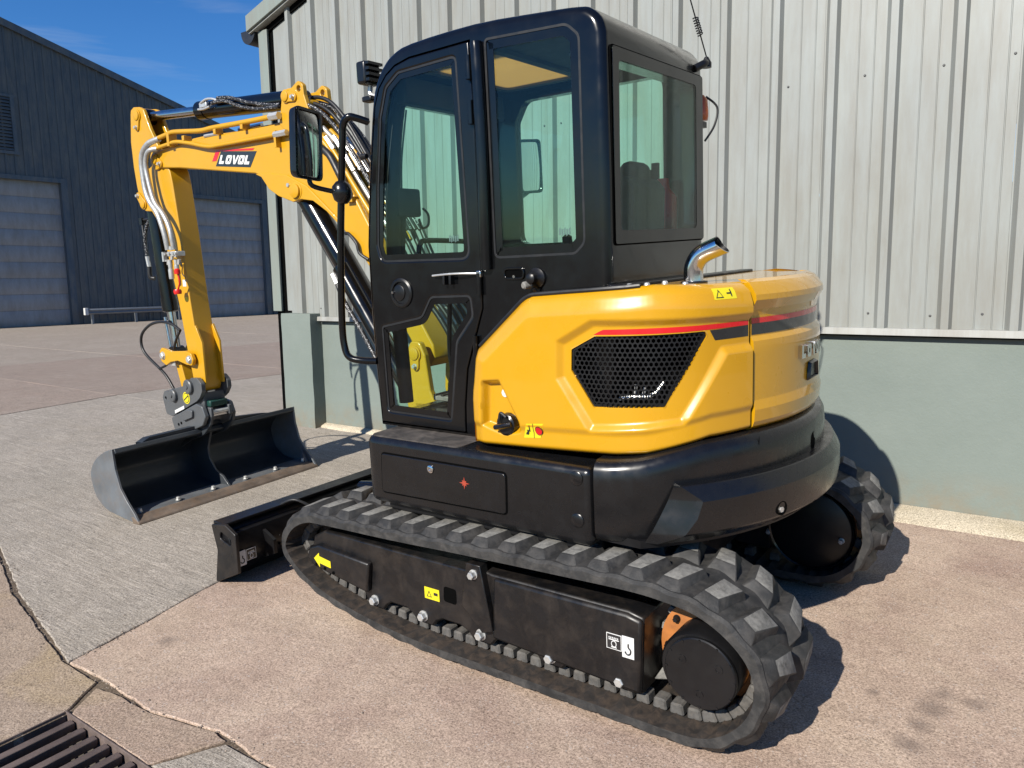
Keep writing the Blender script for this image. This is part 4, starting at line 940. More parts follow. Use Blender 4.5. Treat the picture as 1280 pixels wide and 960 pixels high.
mk('hatch_surround',*ringprism(roundpoly([(-.55,-.61),(-.09,-.61),(-.09,.08),(-.55,.08)],.05,4),roundpoly([(-.51,-.57),(-.13,-.57),(-.13,.04),(-.51,.04)],.04,4),'z',2.535,2.56),INTL,CAB)
mk('sun_visor',*box(-.66,-.60,-.60,.13,2.41,2.53),INT,CAB,bevel=.01)
mk('dome_lamp',*spin((.12,-.30,2.54),(0,0,-1),[(0,.05),(.02,.045),(.025,.03)],16),WHT,CAB)
# pillar trim, hinges, door hardware
mk('pillar_trim',*tube([(-.128,CL-.006,2.555),(-.122,CL-.010,2.48),(-.118,CL-.012,2.2),(-.122,CL-.012,1.9),(-.126,CL-.008,1.68)],.026,12),BLKG,CAB)
for zz in (2.47,2.30,1.62,1.36):
    mk('hinge',*tube([(-.165+.0 if zz>1.5 else -.20,CL-.012,zz-.045),(-.165 if zz>1.5 else -.20,CL-.012,zz+.045)],.013,10,smooth=False),BLKG,CAB)
LT=mk('door_latch',*spin((-.618,CL-.004,1.586),(0,-1,0),[(0,.066),(.006,.066),(.011,.058),(.0111,.050),(.002,.047),(.001,.0)],36),BLKS,DOORM,ang=30)
mk('latch_bowl',*spin((-.618,CL-.0045,1.586),(0,-1,0),[(0,.047),(.001,.047)],30),DARK,LT); mk('latch_paddle',*spin((-.632,CL-.0055,1.586),(0,-1,0),[(0,.036),(.004,.036),(.006,.032)],28),BLKS,LT); mk('key_lock',*spin((-.664,CL-.014,1.588),(0,-1,0),[(0,.007),(.005,.006)],14),CHR,LT)
DH=mk('door_stay',*tube([(-.415,CL-.018,1.659),(-.33,CL-.030,1.664),(-.25,CL-.030,1.666),(-.17,CL-.014,1.664)],.0045,8),ZNC,DOORM)
for xx in (-.345,-.31): mk('stay_bracket',*box(xx-.006,xx+.006,CL-.03,CL-.002,1.62,1.672),BLKS,DH,bevel=.002)
mk('striker',*box(-.175,-.15,CL-.02,CL,1.648,1.676),CHR,CAB,bevel=.004)
HS=mk('hold_open_slot',*ringprism(roundpoly([(-.045,1.635),(.06,1.635),(.06,1.685),(-.045,1.685)],.024,5),inset(roundpoly([(-.045,1.635),(.06,1.635),(.06,1.685),(-.045,1.685)],.024,5),.009),'y',CL-.008,CL),BLKG,CAB,bevel=.002)
mk('slot_inside',*prism(roundpoly([(-.04,1.64),(.055,1.64),(.055,1.68),(-.04,1.68)],.02,4),'y',CL-.002,CL-.0005),DARK,HS); mk('catch',*spin((.01,CL-.004,1.648),(0,-1,0),[(0,.008),(.006,.006)],10),CHR,HS)
KN=mk('door_stop',*spin((.118,CL-.002,1.640),(0,-1,0),[(0,.042),(.008,.040),(.016,.028),(.03,.02),(.05,.02),(.055,.012)],20),BLKS,CAB)
mk('stop_cap',*spin((.103,CL-.03,1.618),(-.4,-1,-.15),[(0,.016),(.03,.015),(.035,.01)],14),RUBL,KN); mk('stop_drip',*tube([(.12,CL-.03,1.60),(.125,CL-.02,1.585),(.13,CL-.015,1.57)],.008,8),BLKS,KN)
# grab rail with mirror on its ball joint
yR=-.735
RL=mk('grab_rail',*tube([(-.775,-.665,2.345),(-.80,-.71,2.36),(-.825,yR,2.365),(-.856,yR-.005,2.335),(-.868,yR-.005,2.27),(-.897,yR-.005,2.08),(-.935,yR-.005,1.80),(-.966,yR-.005,1.46),(-.962,yR-.005,1.335),(-.935,yR,1.285),(-.88,-.71,1.27),(-.825,-.672,1.265)],.0165,12,5),BLKG,EX)
for q in ((-.79,-.68,2.35),(-.835,-.68,1.265)): mk('rail_bolt',*spin(q,(0,-1,0),[(-.03,.012),(.0,.012)],8),ZNC,RL)
MB_=mk('ball_joint',*spin((-.897,yR-.005,2.045),(-.1,0,1),[(-.05,.02),(-.03,.040),(0,.046),(.03,.042),(.05,.022)],18),BLKT,RL)
MC=Vector((-.955,-.865,2.252)); 
mf=Vector((.98,.17,-.04)).normalized(); mr=Vector((0,0,1)).cross(mf).normalized(); mu=mf.cross(mr)
def mirror(MC,mf,w,h,arm,parent=EX,tilt=0):
    mr=Vector((0,0,1)).cross(mf).normalized(); mu=mf.cross(mr)
    if tilt:
        q=Matrix.Rotation(tilt,3,mf); mr=q@mr; mu=q@mu
    def loop(w,h,r,d,dome=0):
        o=roundpoly([(-w,-h),(w,-h),(w,h),(-w,h)],r,5); return [MC+mr*a+mu*b+mf*d for a,b in o]
    rings=[loop(w*.7,h*.85,.03,-.05),loop(w*.95,h*.97,.035,-.03),loop(w,h,.03,.0),loop(w,h,.03,.008),loop(w-.012,h-.012,.025,.010),loop(w-.016,h-.016,.02,.004)]; n=len(rings[0])
    v=[p for r in rings for p in r]; f=[(k*n+i,k*n+(i+1)%n,(k+1)*n+(i+1)%n,(k+1)*n+i) for k in range(5) for i in range(n)]+[tuple(range(n-1,-1,-1))]
    H=mk('mirror',v,f,BLKT,parent,ang=50)
    # convex glass
    NX,NY=12,16; v=[];f=[]
    for i in range(NX+1):
        for j in range(NY+1):
            a=(2*i/NX-1); b=(2*j/NY-1); v.append(MC+mr*(a*(w-.015))+mu*(b*(h-.015))+mf*(.0085-.0035*a*a-.006*b*b))
    f=[(i*(NY+1)+j,(i+1)*(NY+1)+j,(i+1)*(NY+1)+j+1,i*(NY+1)+j+1) for i in range(NX) for j in range(NY)]
    mk('mirror_glass',v,f,MIR,H,recalc=False)
    mk('mirror_arm',*tube(arm,.011,10,4),BLKG,H); return H
mirror(MC,mf,.088,.152,[(-.90,yR-.005,2.045),(-.93,-.79,2.055),(-.955,-.86,2.075),(-.965,-.865,2.11)],tilt=rad(-3))
mirror(Vector((-.845,.70,2.245)),Vector((.95,-.27,-.05)).normalized(),.085,.155,[(-.80,.215,2.02),(-.85,.40,2.03),(-.86,.60,2.06),(-.86,.70,2.10)],tilt=rad(4))
# work lamp, wiper, antenna, beacon
WLp=mk('work_lamp',*box(-.895,-.835,-.605,-.505,2.53,2.63),BLKT,EX,bevel=.012,seg=3); 
for k in range(4): mk('cooling_fin',*box(-.837,-.815,-.60,-.51,2.54+k*.024,2.552+k*.024),BLKT,WLp)
mk('lamp_lens',*box(-.899,-.894,-.595,-.515,2.54,2.62),GLR,WLp); mk('lamp_bracket',*tube([(-.86,-.55,2.53),(-.86,-.55,2.49),(-.79,-.55,2.47)],.012,8),ZNC,WLp); mk('bracket_block',*box(-.89,-.83,-.585,-.535,2.455,2.48),BLKS,WLp,bevel=.006)
mk('rubber_stop',*spin((-.80,-.665,2.20),(-1,0,0),[(0,.012),(.03,.014),(.035,.01)],12),HOSE,CAB)
AN=mk('antenna_mount',*tube([(.43,.13,2.495),(.455,.165,2.515),(.455,.20,2.525)],.017,10),BLKS,EX); mk('antenna_cap',*spin((.455,.20,2.505),(0,0,1),[(0,.022),(.02,.022),(.045,.008)],14),BLKS,AN)
ap=[Vector((.455,.20,2.55)),Vector((.45,.145,2.63))]; mk('antenna_whip',*tube([ap[0],ap[1],(.44,.06,2.76),(.43,-.02,2.89)],.0032,6,4),HOSE,AN)
cd=(Vector((.445,.105,2.69))-ap[1]).normalized(); u,w=frame_of(cd); mk('antenna_coil',*tube([ap[1]+cd*(.0018*i)+u*(.011*math.cos(i*1.05))+w*(.011*math.sin(i*1.05)) for i in range(44)],.0028,6,2),HOSE,AN)
BC=mk('beacon',*spin((.40,.262,2.295),(0,0,1),[(0,.034),(.02,.037),(.04,.037),(.09,.033),(.11,.018)],20),AMB,EX); mk('beacon_wire',*tube([(.42,.28,2.40),(.465,.30,2.35),(.46,.28,2.27),(.44,.22,2.20)],.005,8),HOSE,BC); mk('beacon_bracket',*box(.37,.42,.205,.29,2.265,2.29),BLKS,BC)
mk('roof_fitting',*spin((-.55,-.63,2.60),(0,0,1),[(0,.012),(.015,.01)],8),HOSE,CAB); mk('roof_fitting',*spin((.0,-.60,2.625),(0,0,1),[(0,.012),(.015,.01)],8),HOSE,CAB)
# cab interior
mk('cab_floor',*box(-.78,.40,-.63,.16,.96,1.0),INT,CAB)
ST=mk('seat',*box(-.16,.27,-.47,.02,1.28,1.45),SEAT,CAB,bevel=.05,seg=3)
sbp=[(.20,1.43),(.33,1.43),(.40,1.75),(.41,1.98),(.37,2.03),(.32,2.0),(.27,1.75)]
mk('seat_backrest',*prism(roundpoly(sbp,.03,3),'y',-.42,-.13),SEAT,ST,bevel=.06,seg=4); mk('headrest',*box(.30,.385,-.36,-.19,1.97,2.085),SEAT,ST,bevel=.04,seg=4); mk('seat_base',*box(-.10,.22,-.40,-.05,1.0,1.29),INT,ST)
for yy in (-.57,.06):
    c_=mk('console',*box(-.22,.20,yy-.05,yy+.07,1.0,1.60),INT,CAB,bevel=.02); mk('joystick',*tube([(-.17,yy+.01,1.59),(-.18,yy+.01,1.70),(-.20,yy+.01,1.76)],.016,8),INT,c_); mk('joystick_grip',*spin((-.20,yy+.01,1.72),(-.1,0,1),[(0,.02),(.04,.026),(.09,.024),(.10,.01)],12),INT,c_)
mk('monitor',*prism(roundpoly([(-.56,1.93),(-.40,1.93),(-.40,2.06),(-.56,2.06)],.015),'x',-.77,-.73),INT,CAB,bevel=.006); 
mk('monitor_arm',*tube([(-.76,-.50,1.95),(-.765,-.52,1.75),(-.77,-.54,1.5)],.018,8),INT,CAB); mk('cable_ring',*tube([(-.72,-.40,1.97),(-.715,-.37,1.94),(-.72,-.37,1.89),(-.725,-.41,1.88),(-.72,-.43,1.92)],.006,6),HOSE,CAB)
mk('corner_trim',*tube([(-.765,-.55,1.05),(-.785,-.55,1.7),(-.745,-.55,2.2),(-.70,-.54,2.45)],.035,10),INT,CAB)
mk('wiper',*tube([(-.755,-.44,2.42),(-.775,-.47,2.2),(-.80,-.46,2.03),(-.82,-.45,1.95)],.008,8),HOSE,CAB)
mk('front_grab_bar',*tube([(-.765,-.40,1.60),(-.765,-.40,1.74),(-.765,-.385,1.80),(-.765,-.33,1.82),(-.765,-.0,1.81),(-.765,.09,1.80),(-.765,.10,1.70)],.013,10,5),BLKS,CAB)
for yy in (-.33,-.10):
    t_=mk('travel_lever',*tube([(-.60,yy,1.0),(-.66,yy,1.25),(-.64,yy,1.55)],.012,8),BLKS,CAB); mk('pedal',*box(-.74,-.52,yy-.055,yy+.055,1.03,1.055),RUBL,t_,bevel=.006)
    for k in range(5): mk('pedal_rib',*box(-.735+k*.045,-.72+k*.045,yy-.055,yy+.055,1.055,1.063),RUB,t_)
mk('fire_extinguisher',*spin((.30,.08,1.72),(0,0,1),[(0,.055),(.01,.06),(.24,.06),(.28,.03),(.32,.025)],18),RED,CAB); mk('right_latch',*box(.215,.25,.135,.155,2.02,2.12),INT,CAB,bevel=.004); mk('latch_arm',*box(.18,.22,.13,.15,2.05,2.09),INT,CAB)
mk('hatch_camera',*spin((.24,-.50,2.55),(0,0,-1),[(0,.012),(.03,.012),(.035,.022),(.06,.02)],12),INT,CAB)
# safety print on the panes
for (ax_,yy) in ((-.305,CL+.0035),(.245,CL+.0035)):
    for k in range(5):
        mk('glass_mark',*prism([(ax_-.022+.011*k,1.800-.006*(k%2)),(ax_-.015+.011*k,1.800),(ax_-.015+.011*k,1.822+.006*((k+1)%2)),(ax_-.022+.011*k,1.822)],'y',yy-.001,yy),paint('print_white',(.10,.18,.16),.5) if k==0 and ax_<0 else bpy.data.materials['print_white'],CAB)
# ------------------------------------------------------------------ boom
BY0,BY1=.03,.23
boom=[(-3.80,2.56),(-3.78,2.505),(-3.73,2.475),(-3.671,2.47),(-3.442,2.447),(-2.576,2.328),(-2.50,2.298),(-2.43,2.215),(-2.339,2.165),(-2.27,2.135),(-2.20,2.118),(-2.122,2.130),(-2.011,2.109),(-1.894,2.037),(-1.802,1.96),(-1.658,1.811),(-1.54,1.66),(-1.38,1.44),(-1.27,1.27),(-1.235,1.19),(-1.20,1.13),(-1.13,1.12),(-1.09,1.17),(-1.10,1.25),(-1.21,1.42),(-1.38,1.68),(-1.52,1.90),(-1.642,2.10),(-1.739,2.25),(-1.80,2.35),(-1.866,2.436),(-1.943,2.513),(-2.05,2.585),(-2.16,2.612),(-2.275,2.612),(-3.28,2.618),(-3.54,2.606),(-3.70,2.60),(-3.78,2.59)]
BM=E('boom',prism(boom,'y',BY0,BY1),YELS,bevel=.009)
def boss(c,r,y,parent,mat=YELS,h=.018,d=-1,bolt_=None,plate=None):
    m=MB(); m.add(spin((c[0],y,c[1]),(0,d,0),[(0,r),(h*.5,r),(h*.55,r*.8),(h,r*.78),(h+.003,r*.6)],28)); m.make('pin_boss',mat,parent,ang=30)
    if plate: 
        a=Vector(c); b=Vector(plate); e=(b-a).normalized(); q=Vector((-e.y,e.x)); o=[]
        for i in range(9): t=math.pi/2+math.pi*i/8; o.append(tuple(a+e*(.035*math.cos(t))+q*(.035*math.sin(t))))
        for i in range(9): t=-math.pi/2+math.pi*i/8; o.append(tuple(b+e*(.026*math.cos(t))+q*(.026*math.sin(t))))
        E('pin_retainer',prism(o,'y',y-.012 if d<0 else y,y if d<0 else y+.012),mat,parent,bevel=.003); bolt((b.x,y+d*.012,b.y),(0,d,0),.013,ZNC,parent,.012)
boss((-3.75,2.539),.042,BY0,BM,plate=(-3.685,2.500)); boss((-2.162,2.183),.055,BY0,BM,h=.03); bolt((-2.235,BY0,2.225),(0,-1,0),.015,ZNC,BM,.012); 
for q in ((-2.325,2.24),(-2.31,2.205)): E('grease_hole',spin((q[0],BY0-.0005,q[1]),(0,-1,0),[(0,.007),(.001,.007)],10),DARK,BM)
E('side_stiffener',prism([(-2.62,2.335),(-2.50,2.298),(-2.43,2.215),(-2.339,2.165),(-2.20,2.118),(-2.06,2.16),(-1.92,2.075),(-1.79,1.98),(-1.79,1.95),(-1.90,2.03),(-2.011,2.107),(-2.122,2.128),(-2.2,2.116),(-2.34,2.163),(-2.43,2.21),(-2.5,2.294)] if 0 else [(-2.56,2.322),(-2.50,2.298),(-2.43,2.215),(-2.339,2.165),(-2.20,2.118),(-2.122,2.130),(-2.011,2.112),(-1.894,2.041),(-1.80,1.962),(-1.79,1.985),(-1.93,2.10),(-2.06,2.205),(-2.25,2.29),(-2.42,2.315)],'y',BY0-.012,BY0+.002),YELS,BM,bevel=.004)
ear=roundpoly([(-2.275,2.60),(-2.245,2.69),(-2.225,2.765),(-2.175,2.797),(-2.13,2.795),(-2.095,2.812),(-2.063,2.828),(-2.022,2.80),(-2.018,2.74),(-1.995,2.672),(-1.945,2.56),(-1.99,2.53),(-2.2,2.54)],.025,3)
for (a,b,dx) in ((BY0-.008,BY0+.022,0),(BY1-.022,BY1+.012,0)):
    eo=carve('cylinder_ear',bm_of(prism([(x_+dx,z_) for x_,z_ in ear],'y',a,b)),[prism(disc((-2.063+dx,2.780),.019,16),'y',a-.1,b+.1)],YELS,BM,bevel=.004)
boss((-2.182,2.752),.040,BY0-.008,BM,plate=(-2.107,2.737)); E('cylinder_pin',cyl((-2.182,BY0,2.752),(-2.182,BY1,2.752),.03),STL,BM)
E('ear_cross_tube',cyl((-2.04,BY0,2.69),(-2.04,BY1,2.69),.035),YELS,BM)
# logo plate on the boom
yb=BY0-.0012
LG=E('logo_plate',prism([(-3.002,2.416),(-2.926,2.507),(-2.535,2.466),(-2.617,2.372)],'y',yb,BY0+.0005),BLKDEC,BM)
E('logo_red_corner',prism([(-3.038,2.452),(-2.980,2.520),(-2.558,2.488),(-2.575,2.476),(-2.940,2.508),(-2.990,2.450)],'y',yb-.0004,BY0+.0005),REDD,BM)
def lpt(u,w): # u along, w up on the slanted plate
    a=Vector((-2.955,2.430)); b=Vector((-2.615,2.392)); c=Vector((-2.925,2.480)); return tuple(a+(b-a)*u+(c-a)*w)
for k,ch in enumerate('LOVOL'):
    lp=letter(ch); mp=lambda q:lpt(-.02+.205*k+q[0]*.20,q[1]*1.1-.05)
    if len(lp)==1: E('logo_letter',prism([mp(q) for q in lp[0]],'y',yb-.001,yb),WHT,LG)
    else: E('logo_letter',ringprism([mp(q) for q in lp[0]],[mp(q) for q in lp[1]],'y',yb-.001,yb),WHT,LG)
# steel pipes and hoses of the boom
def pipe(name,pts,r,mat,parent,**k): return E(name,tube(pts,r,10,k.pop('k',5)),mat,parent)
pipe('oil_pipe',[(-3.64,0,2.672),(-3.50,0,2.686),(-3.405,0,2.690),(-3.10,0,2.66),(-2.936,0,2.660),(-2.589,0,2.651),(-2.25,0.0,2.646)],.017,YELS,BM)
pipe('oil_pipe',[(-3.67,0,2.607),(-3.52,0,2.617),(-3.403,0,2.622),(-3.235,0,2.593),(-3.03,0,2.548),(-2.85,0,2.541),(-2.25,0,2.536)],.014,YELS,BM)
pipe('oil_pipe',[(-3.5,.20,2.66),(-3.3,.20,2.66),(-2.9,.20,2.645),(-2.2,.20,2.645)],.014,YELS,BM)
for xx,zz in ((-3.30,2.64),(-2.92,2.64),(-2.62,2.635)): E('pipe_clamp',box(xx-.014,xx+.014,-.012,.05,zz-.025,zz+.012),YELS,BM,bevel=.003)
E('pipe_clamp',box(-3.50,-3.47,-.016,.05,2.60,2.70),YELS,BM,bevel=.003)
E('pipe_union',cyl((-2.30,0,2.537),(-2.18,0,2.537),.020,n=6),ZNC,BM); E('pipe_union',cyl((-2.33,0,2.648),(-2.24,0,2.646),.024,n=6),ZNC,BM); E('union_bracket',box(-2.30,-2.28,-.01,.03,2.46,2.56),YELS,BM); E('pipe_union',cyl((-3.2,.1,2.645),(-3.0,.1,2.64),.013,n=8),ZNC,BM); E('pipe_union',cyl((-2.8,.1,2.64),(-2.55,.1,2.64),.013,n=8),STL,BM)
for k,(dy,dz) in enumerate(((0,0),(.05,.012),(.10,.02),(.14,.012),(.18,0),(.07,.045))):
    pipe('hydraulic_hose',[(-2.22,.04+dy,2.655+dz*.5),(-2.06,.04+dy,2.69+dz),(-1.90,.04+dy,2.625+dz*1.6),(-1.76,.04+dy,2.50+dz*1.5),(-1.63,.04+dy,2.34+dz),(-1.50,.03+dy,2.16+dz),(-1.30,.02+dy,1.90)],.0125,HOSEW if k%2==0 else HOSE,BM)
for k,(dy,dz) in enumerate(((.01,0),(.07,.01),(.13,.0),(.18,.015))):
    pipe('riser_pipe',[(-1.97,.04+dy,2.54+dz),(-1.85,.04+dy,2.425+dz),(-1.72,.04+dy,2.25+dz),(-1.55,.04+dy,2.02+dz),(-1.40,.04+dy,1.83+dz)],.015,YELS if k!=1 else ZNC,BM)
    E('hose_fitting',cyl((-1.74,.04+dy,2.33+dz+.05),(-1.66,.04+dy,2.21+dz+.05),.0145,n=6),ZNC,BM); E('hose_fitting',cyl((-1.88,.04+dy,2.475+dz),(-1.82,.04+dy,2.40+dz),.0165,n=6),ZNC,BM)
E('pipe_bracket',box(-1.70,-1.64,0.0,.24,2.08,2.11),YELS,BM); pipe('cable_sheath',[(-1.90,BY0-.014,2.42),(-1.82,BY0-.016,2.36),(-1.75,BY0-.016,2.25),(-1.68,BY0-.01,2.12)],.022,HOSE,BM)
pipe('cable_sheath',[(-1.74,BY0-.01,1.90),(-1.70,BY0-.02,1.895),(-1.64,BY0-.022,1.84),(-1.62,BY0-.02,1.78),(-1.56,BY0-.01,1.74)],.010,HOSE,BM)
# boom foot bracket (swing post)
m=MB()
for a,b in ((-.06,-.02),(.28,.32)): m.add(prism(roundpoly([(-1.25,.95),(-1.225,1.2),(-1.19,1.275),(-1.12,1.275),(-1.085,1.2),(-1.06,1.0),(-.98,.82),(-.95,.70),(-1.2,.68)],.03,3),'y',a,b))
m.add(box(-1.18,-.78,-.06,.32,.70,.93)); SW=m.make('swing_bracket',YELS,EX,bevel=.01); boss((-1.155,1.207),.045,-.06,SW,plate=(-1.152,1.136)); E('house_nose',prism([(-.80,-.30),(-.70,-.5),(-.70,.7),(-.80,.55)],'z',.62,.93),BLKS,SK,bevel=.02); E('swing_post',cyl((-.90,.13,.62),(-.90,.13,1.02),.11),BLKS,SW)
for k in range(5): pipe('foot_hose',[(-1.45+.03*k,.02+.05*k,1.95),(-1.22+.02*k,.0+.05*k,1.62),(-1.04+.02*k,.02+.05*k,1.42),(-.92,.04+.05*k,1.2),(-.86,.05+.05*k,.95)],.016,HOSE,SW)
# boom cylinder
def hyd(name,p0,p1,rt,rr_,split,mat=BLKG,y=.13,parent=EX,eye=True):
    p0=Vector((p0[0],y,p0[1])); p1=Vector((p1[0],y,p1[1])); d=p1-p0; Ln=d.length; d.normalize(); q=p0+d*(Ln*split)
    t=E(name,spin(p0,d,[(0.03,rt*.5),(.05,rt),(Ln*split-.10,rt),(Ln*split-.10,rt*1.07),(Ln*split-.01,rt*1.07),(Ln*split,rt*.8)],26),mat,parent,ang=40)
    E('rod',cyl(q-d*.01,p1-d*.02,rr_,n=22),STL,t)
    if eye:
        for pp in (p0,p1): E('cylinder_eye',cyl(pp+Vector((0,-.045,0)),pp+Vector((0,.045,0)),rt*.95,n=22),mat,t)
    return t
bcy=hyd('boom_cylinder',(-2.205,2.175),(-1.22,.80),.074,.036,.60); E('cylinder_guard',tube([(-1.86,.07,1.70),(-1.62,.07,1.36),(-1.35,.07,.98)],.055,18,2),BLKG,bcy); pipe('cylinder_hose',[(-2.235,.12,2.07),(-2.005,.12,1.745),(-1.69,.12,1.302),(-1.41,.12,.91)],.011,HOSE,bcy); pipe('cylinder_hose',[(-1.86,.02,1.62),(-1.78,.0,1.50),(-1.66,0,1.34),(-1.5,0,1.1)],.014,HOSEW,bcy); E('hose_fitting',cyl((-1.88,.02,1.66),(-1.84,.015,1.60),.02,n=6),ZNC,bcy)
acy=hyd('arm_cylinder',(-2.182,2.752),(-3.955,2.879),.060,.034,.615)
E('cylinder_port',box(-3.17,-3.08,.055,.085,2.82,2.86),ZNC,acy,bevel=.008); pipe('port_pipe',[(-3.14,.055,2.855),(-3.07,.05,2.868),(-3.0,.05,2.862),(-2.95,.055,2.845)],.008,ZNC,acy); pipe('port_pipe',[(-3.17,.05,2.815),(-3.1,.045,2.808),(-3.03,.048,2.815)],.008,ZNC,acy)
pipe('arm_hose',[(-3.0,.05,2.835),(-2.85,.045,2.825),(-2.68,.045,2.765),(-2.5,.045,2.725),(-2.38,.04,2.715),(-2.27,.03,2.705)],.012,HOSEW,acy); pipe('arm_hose',[(-2.95,.06,2.86),(-2.8,.05,2.84),(-2.62,.05,2.785),(-2.42,.05,2.74),(-2.28,.05,2.72)],.012,HOSEW,acy)
# ------------------------------------------------------------------ stick (dipper arm)
SY0,SY1=.045,.20
stick=[(-4.055,2.90),(-4.045,2.93),(-4.00,2.947),(-3.92,2.937),(-3.865,2.912),(-3.845,2.857),(-3.80,2.76),(-3.745,2.67),(-3.66,2.53),(-3.605,2.44),(-3.588,2.349),(-3.557,1.986),(-3.531,1.499),(-3.512,1.30),(-3.481,1.161),(-3.466,.98),(-3.478,.85),(-3.50,.805),(-3.55,.79),(-3.60,.83),(-3.605,.90),(-3.612,.954),(-3.640,1.10),(-3.663,1.30),(-3.685,1.47),(-3.735,1.72),(-3.79,1.988),(-3.86,2.11),(-3.914,2.172),(-4.0,2.180),(-4.054,2.21),(-4.086,2.373),(-4.099,2.518),(-4.097,2.705)]
STK=carve('stick',bm_of(prism(stick,'y',SY0,SY1)),[box(-3.985,-3.70,SY0+.028,SY1-.028,2.56,3.1)],YELS,EX,bevel=.006)
carve('fork_gap',bm_of(box(-3.99,-3.80,.085,.16,2.70,2.95)),[],DARK,STK) if 0 else None
boss((-3.955,2.879),.045,SY0,STK,plate=(-3.972,2.795)); boss((-4.010,2.235),.040,SY0,STK,plate=(-4.066,2.30)); 
for sgn,y_ in ((-1,SY0),(1,SY1)): E('pivot_cheek',prism(disc((-3.75,2.539),.075,24),'y',y_-.016 if sgn<0 else y_,y_ if sgn<0 else y_+.016),YELS,STK,bevel=.004)
E('stick_rib',prism([(-3.478,.86),(-3.512,1.29),(-3.497,1.31),(-3.43,1.18),(-3.435,.86)],'y',SY0-.004,SY0+.014),YELS,STK,bevel=.003); E('stick_rib',prism([(-3.478,.86),(-3.512,1.29),(-3.497,1.31),(-3.43,1.18),(-3.435,.86)],'y',SY1-.014,SY1+.004),YELS,STK,bevel=.003)
E('label',prism([(-3.60,1.60),(-3.555,1.60),(-3.553,1.65),(-3.598,1.65)],'y',SY0-.0012,SY0),WHT,STK); E('label',prism([(-3.59,1.49),(-3.555,1.49),(-3.555,1.52),(-3.59,1.52)],'y',SY0-.0012,SY0),YDEC,STK)
E('inner_slot',prism(roundpoly([(-3.90,2.48),(-3.84,2.50),(-3.80,2.62),(-3.84,2.64),(-3.88,2.60)],.02),'y',SY0-.001,SY0),BLKS,STK)
pipe('sleeved_hose',[(-3.62,-.0,2.668),(-3.712,-.03,2.645),(-3.794,-.035,2.593),(-3.828,-.035,2.525),(-3.832,-.035,2.44),(-3.82,-.035,2.32),(-3.782,-.035,2.235),(-3.70,-.035,2.148),(-3.655,-.035,2.055),(-3.636,-.03,1.972),(-3.636,-.02,1.875)],.021,SLV,STK)
pipe('sleeved_hose',[(-3.66,-.0,2.603),(-3.715,-.03,2.594),(-3.768,-.03,2.554),(-3.79,-.03,2.485),(-3.778,-.03,2.394),(-3.752,-.03,2.29),(-3.716,-.03,2.213),(-3.632,-.03,2.135),(-3.572,-.03,2.041),(-3.553,-.03,1.959),(-3.556,-.02,1.875)],.018,SLV,STK)
VB=E('valve_block',box(-3.645,-3.52,-.03,.045,1.825,1.862),ZNC,STK,bevel=.006)
for q in (-3.655,-3.60,-3.545,-3.515): E('valve_nut',cyl((q,-.02,1.79+.03*math.sin(q*90)),(q+.01,-.02,1.825+.03*math.sin(q*90)),.014,n=6),ZNC,VB); E('valve_nut',cyl((q,-.045,1.845),(q,-.02,1.845),.011,n=6),ZNC,VB)
for (x_,z0,z1,r_) in ((-3.638,1.66,1.80,.020),(-3.555,1.72,1.80,.018),(-3.60,1.87,1.90,.018)): E('coupling',spin((x_,-.015,z0),(0,0,1),[(0,r_*.9),(.02,r_),((z1-z0)*.5,r_),((z1-z0)*.52,r_*.8),((z1-z0),r_*.9)],14),ZNC,VB)
E('valve_handle',box(-3.68,-3.66,-.05,-.02,1.79,1.86),ZNC,VB); 
E('red_cap',spin((-3.546,-.02,1.695),(0,0,1),[(0,.022),(.03,.022),(.04,.012)],14),RED,VB); E('red_cap',spin((-3.572,-.02,1.548),(0,0,1),[(0,.026),(.02,.03),(.035,.024)],14),RED,VB); pipe('red_tether',[(-3.546,-.02,1.70),(-3.53,-.02,1.64),(-3.55,-.02,1.60),(-3.568,-.02,1.575)],.006,RED,VB); pipe('cap_chain',[(-3.52,-.02,1.80),(-3.49,-.01,1.76),(-3.51,-.005,1.70),(-3.48,-.002,1.67)],.004,HOSE,VB)
# bucket cylinder and linkage
kcy=hyd('bucket_cylinder',(-4.01,2.235),(-3.918,1.075),.058,.032,.72,y=.122); E('rod_guard',cyl((-3.985,.09,1.36),(-3.95,.09,1.10),.011,n=10),STL,kcy)
pipe('cylinder_hose',[(-4.02,.10,2.145),(-4.085,.09,2.08),(-4.13,.085,1.98),(-4.133,.085,1.87),(-4.128,.09,1.80)],.013,HOSEW,kcy); E('hose_fitting',cyl((-4.133,.085,1.84),(-4.126,.09,1.75),.016,n=8),ZNC,kcy); pipe('hose_elbow',[(-4.126,.09,1.76),(-4.128,.09,1.68),(-4.10,.11,1.665)],.018,HOSE,kcy); pipe('port_pipe',[(-4.05,.12,2.13),(-4.15,.11,2.125),(-4.185,.11,2.12),(-4.17,.10,2.0)],.011,HOSE,kcy); E('port_block',box(-4.20,-4.16,.09,.14,2.09,2.14),BLKS,kcy)
LK=None
lk=roundpoly([(-3.955,1.02),(-3.965,1.10),(-3.93,1.13),(-3.80,1.105),(-3.60,1.115),(-3.53,1.10),(-3.505,1.05),(-3.53,1.005),(-3.60,1.01),(-3.72,1.035),(-3.82,1.02),(-3.89,.99)],.02,3)
for (a,b,d) in ((SY0-.045,SY0-.015,-1),(SY1+.015,SY1+.045,1)):
    o=E('tipping_link',prism(lk,'y',a,b),YELS,bevel=.005); 
    for c in ((-3.918,1.067),(-3.553,1.052)): bolt((c[0],a if d<0 else b,c[1]),(0,d,0),.026,ZNC,o,.012)
BLK=E('bucket_link',prism(roundpoly([(-3.86,1.08),(-3.79,1.10),(-3.70,.78),(-3.775,.74)],.02,3),'y',.05,.195),YELS,bevel=.008)
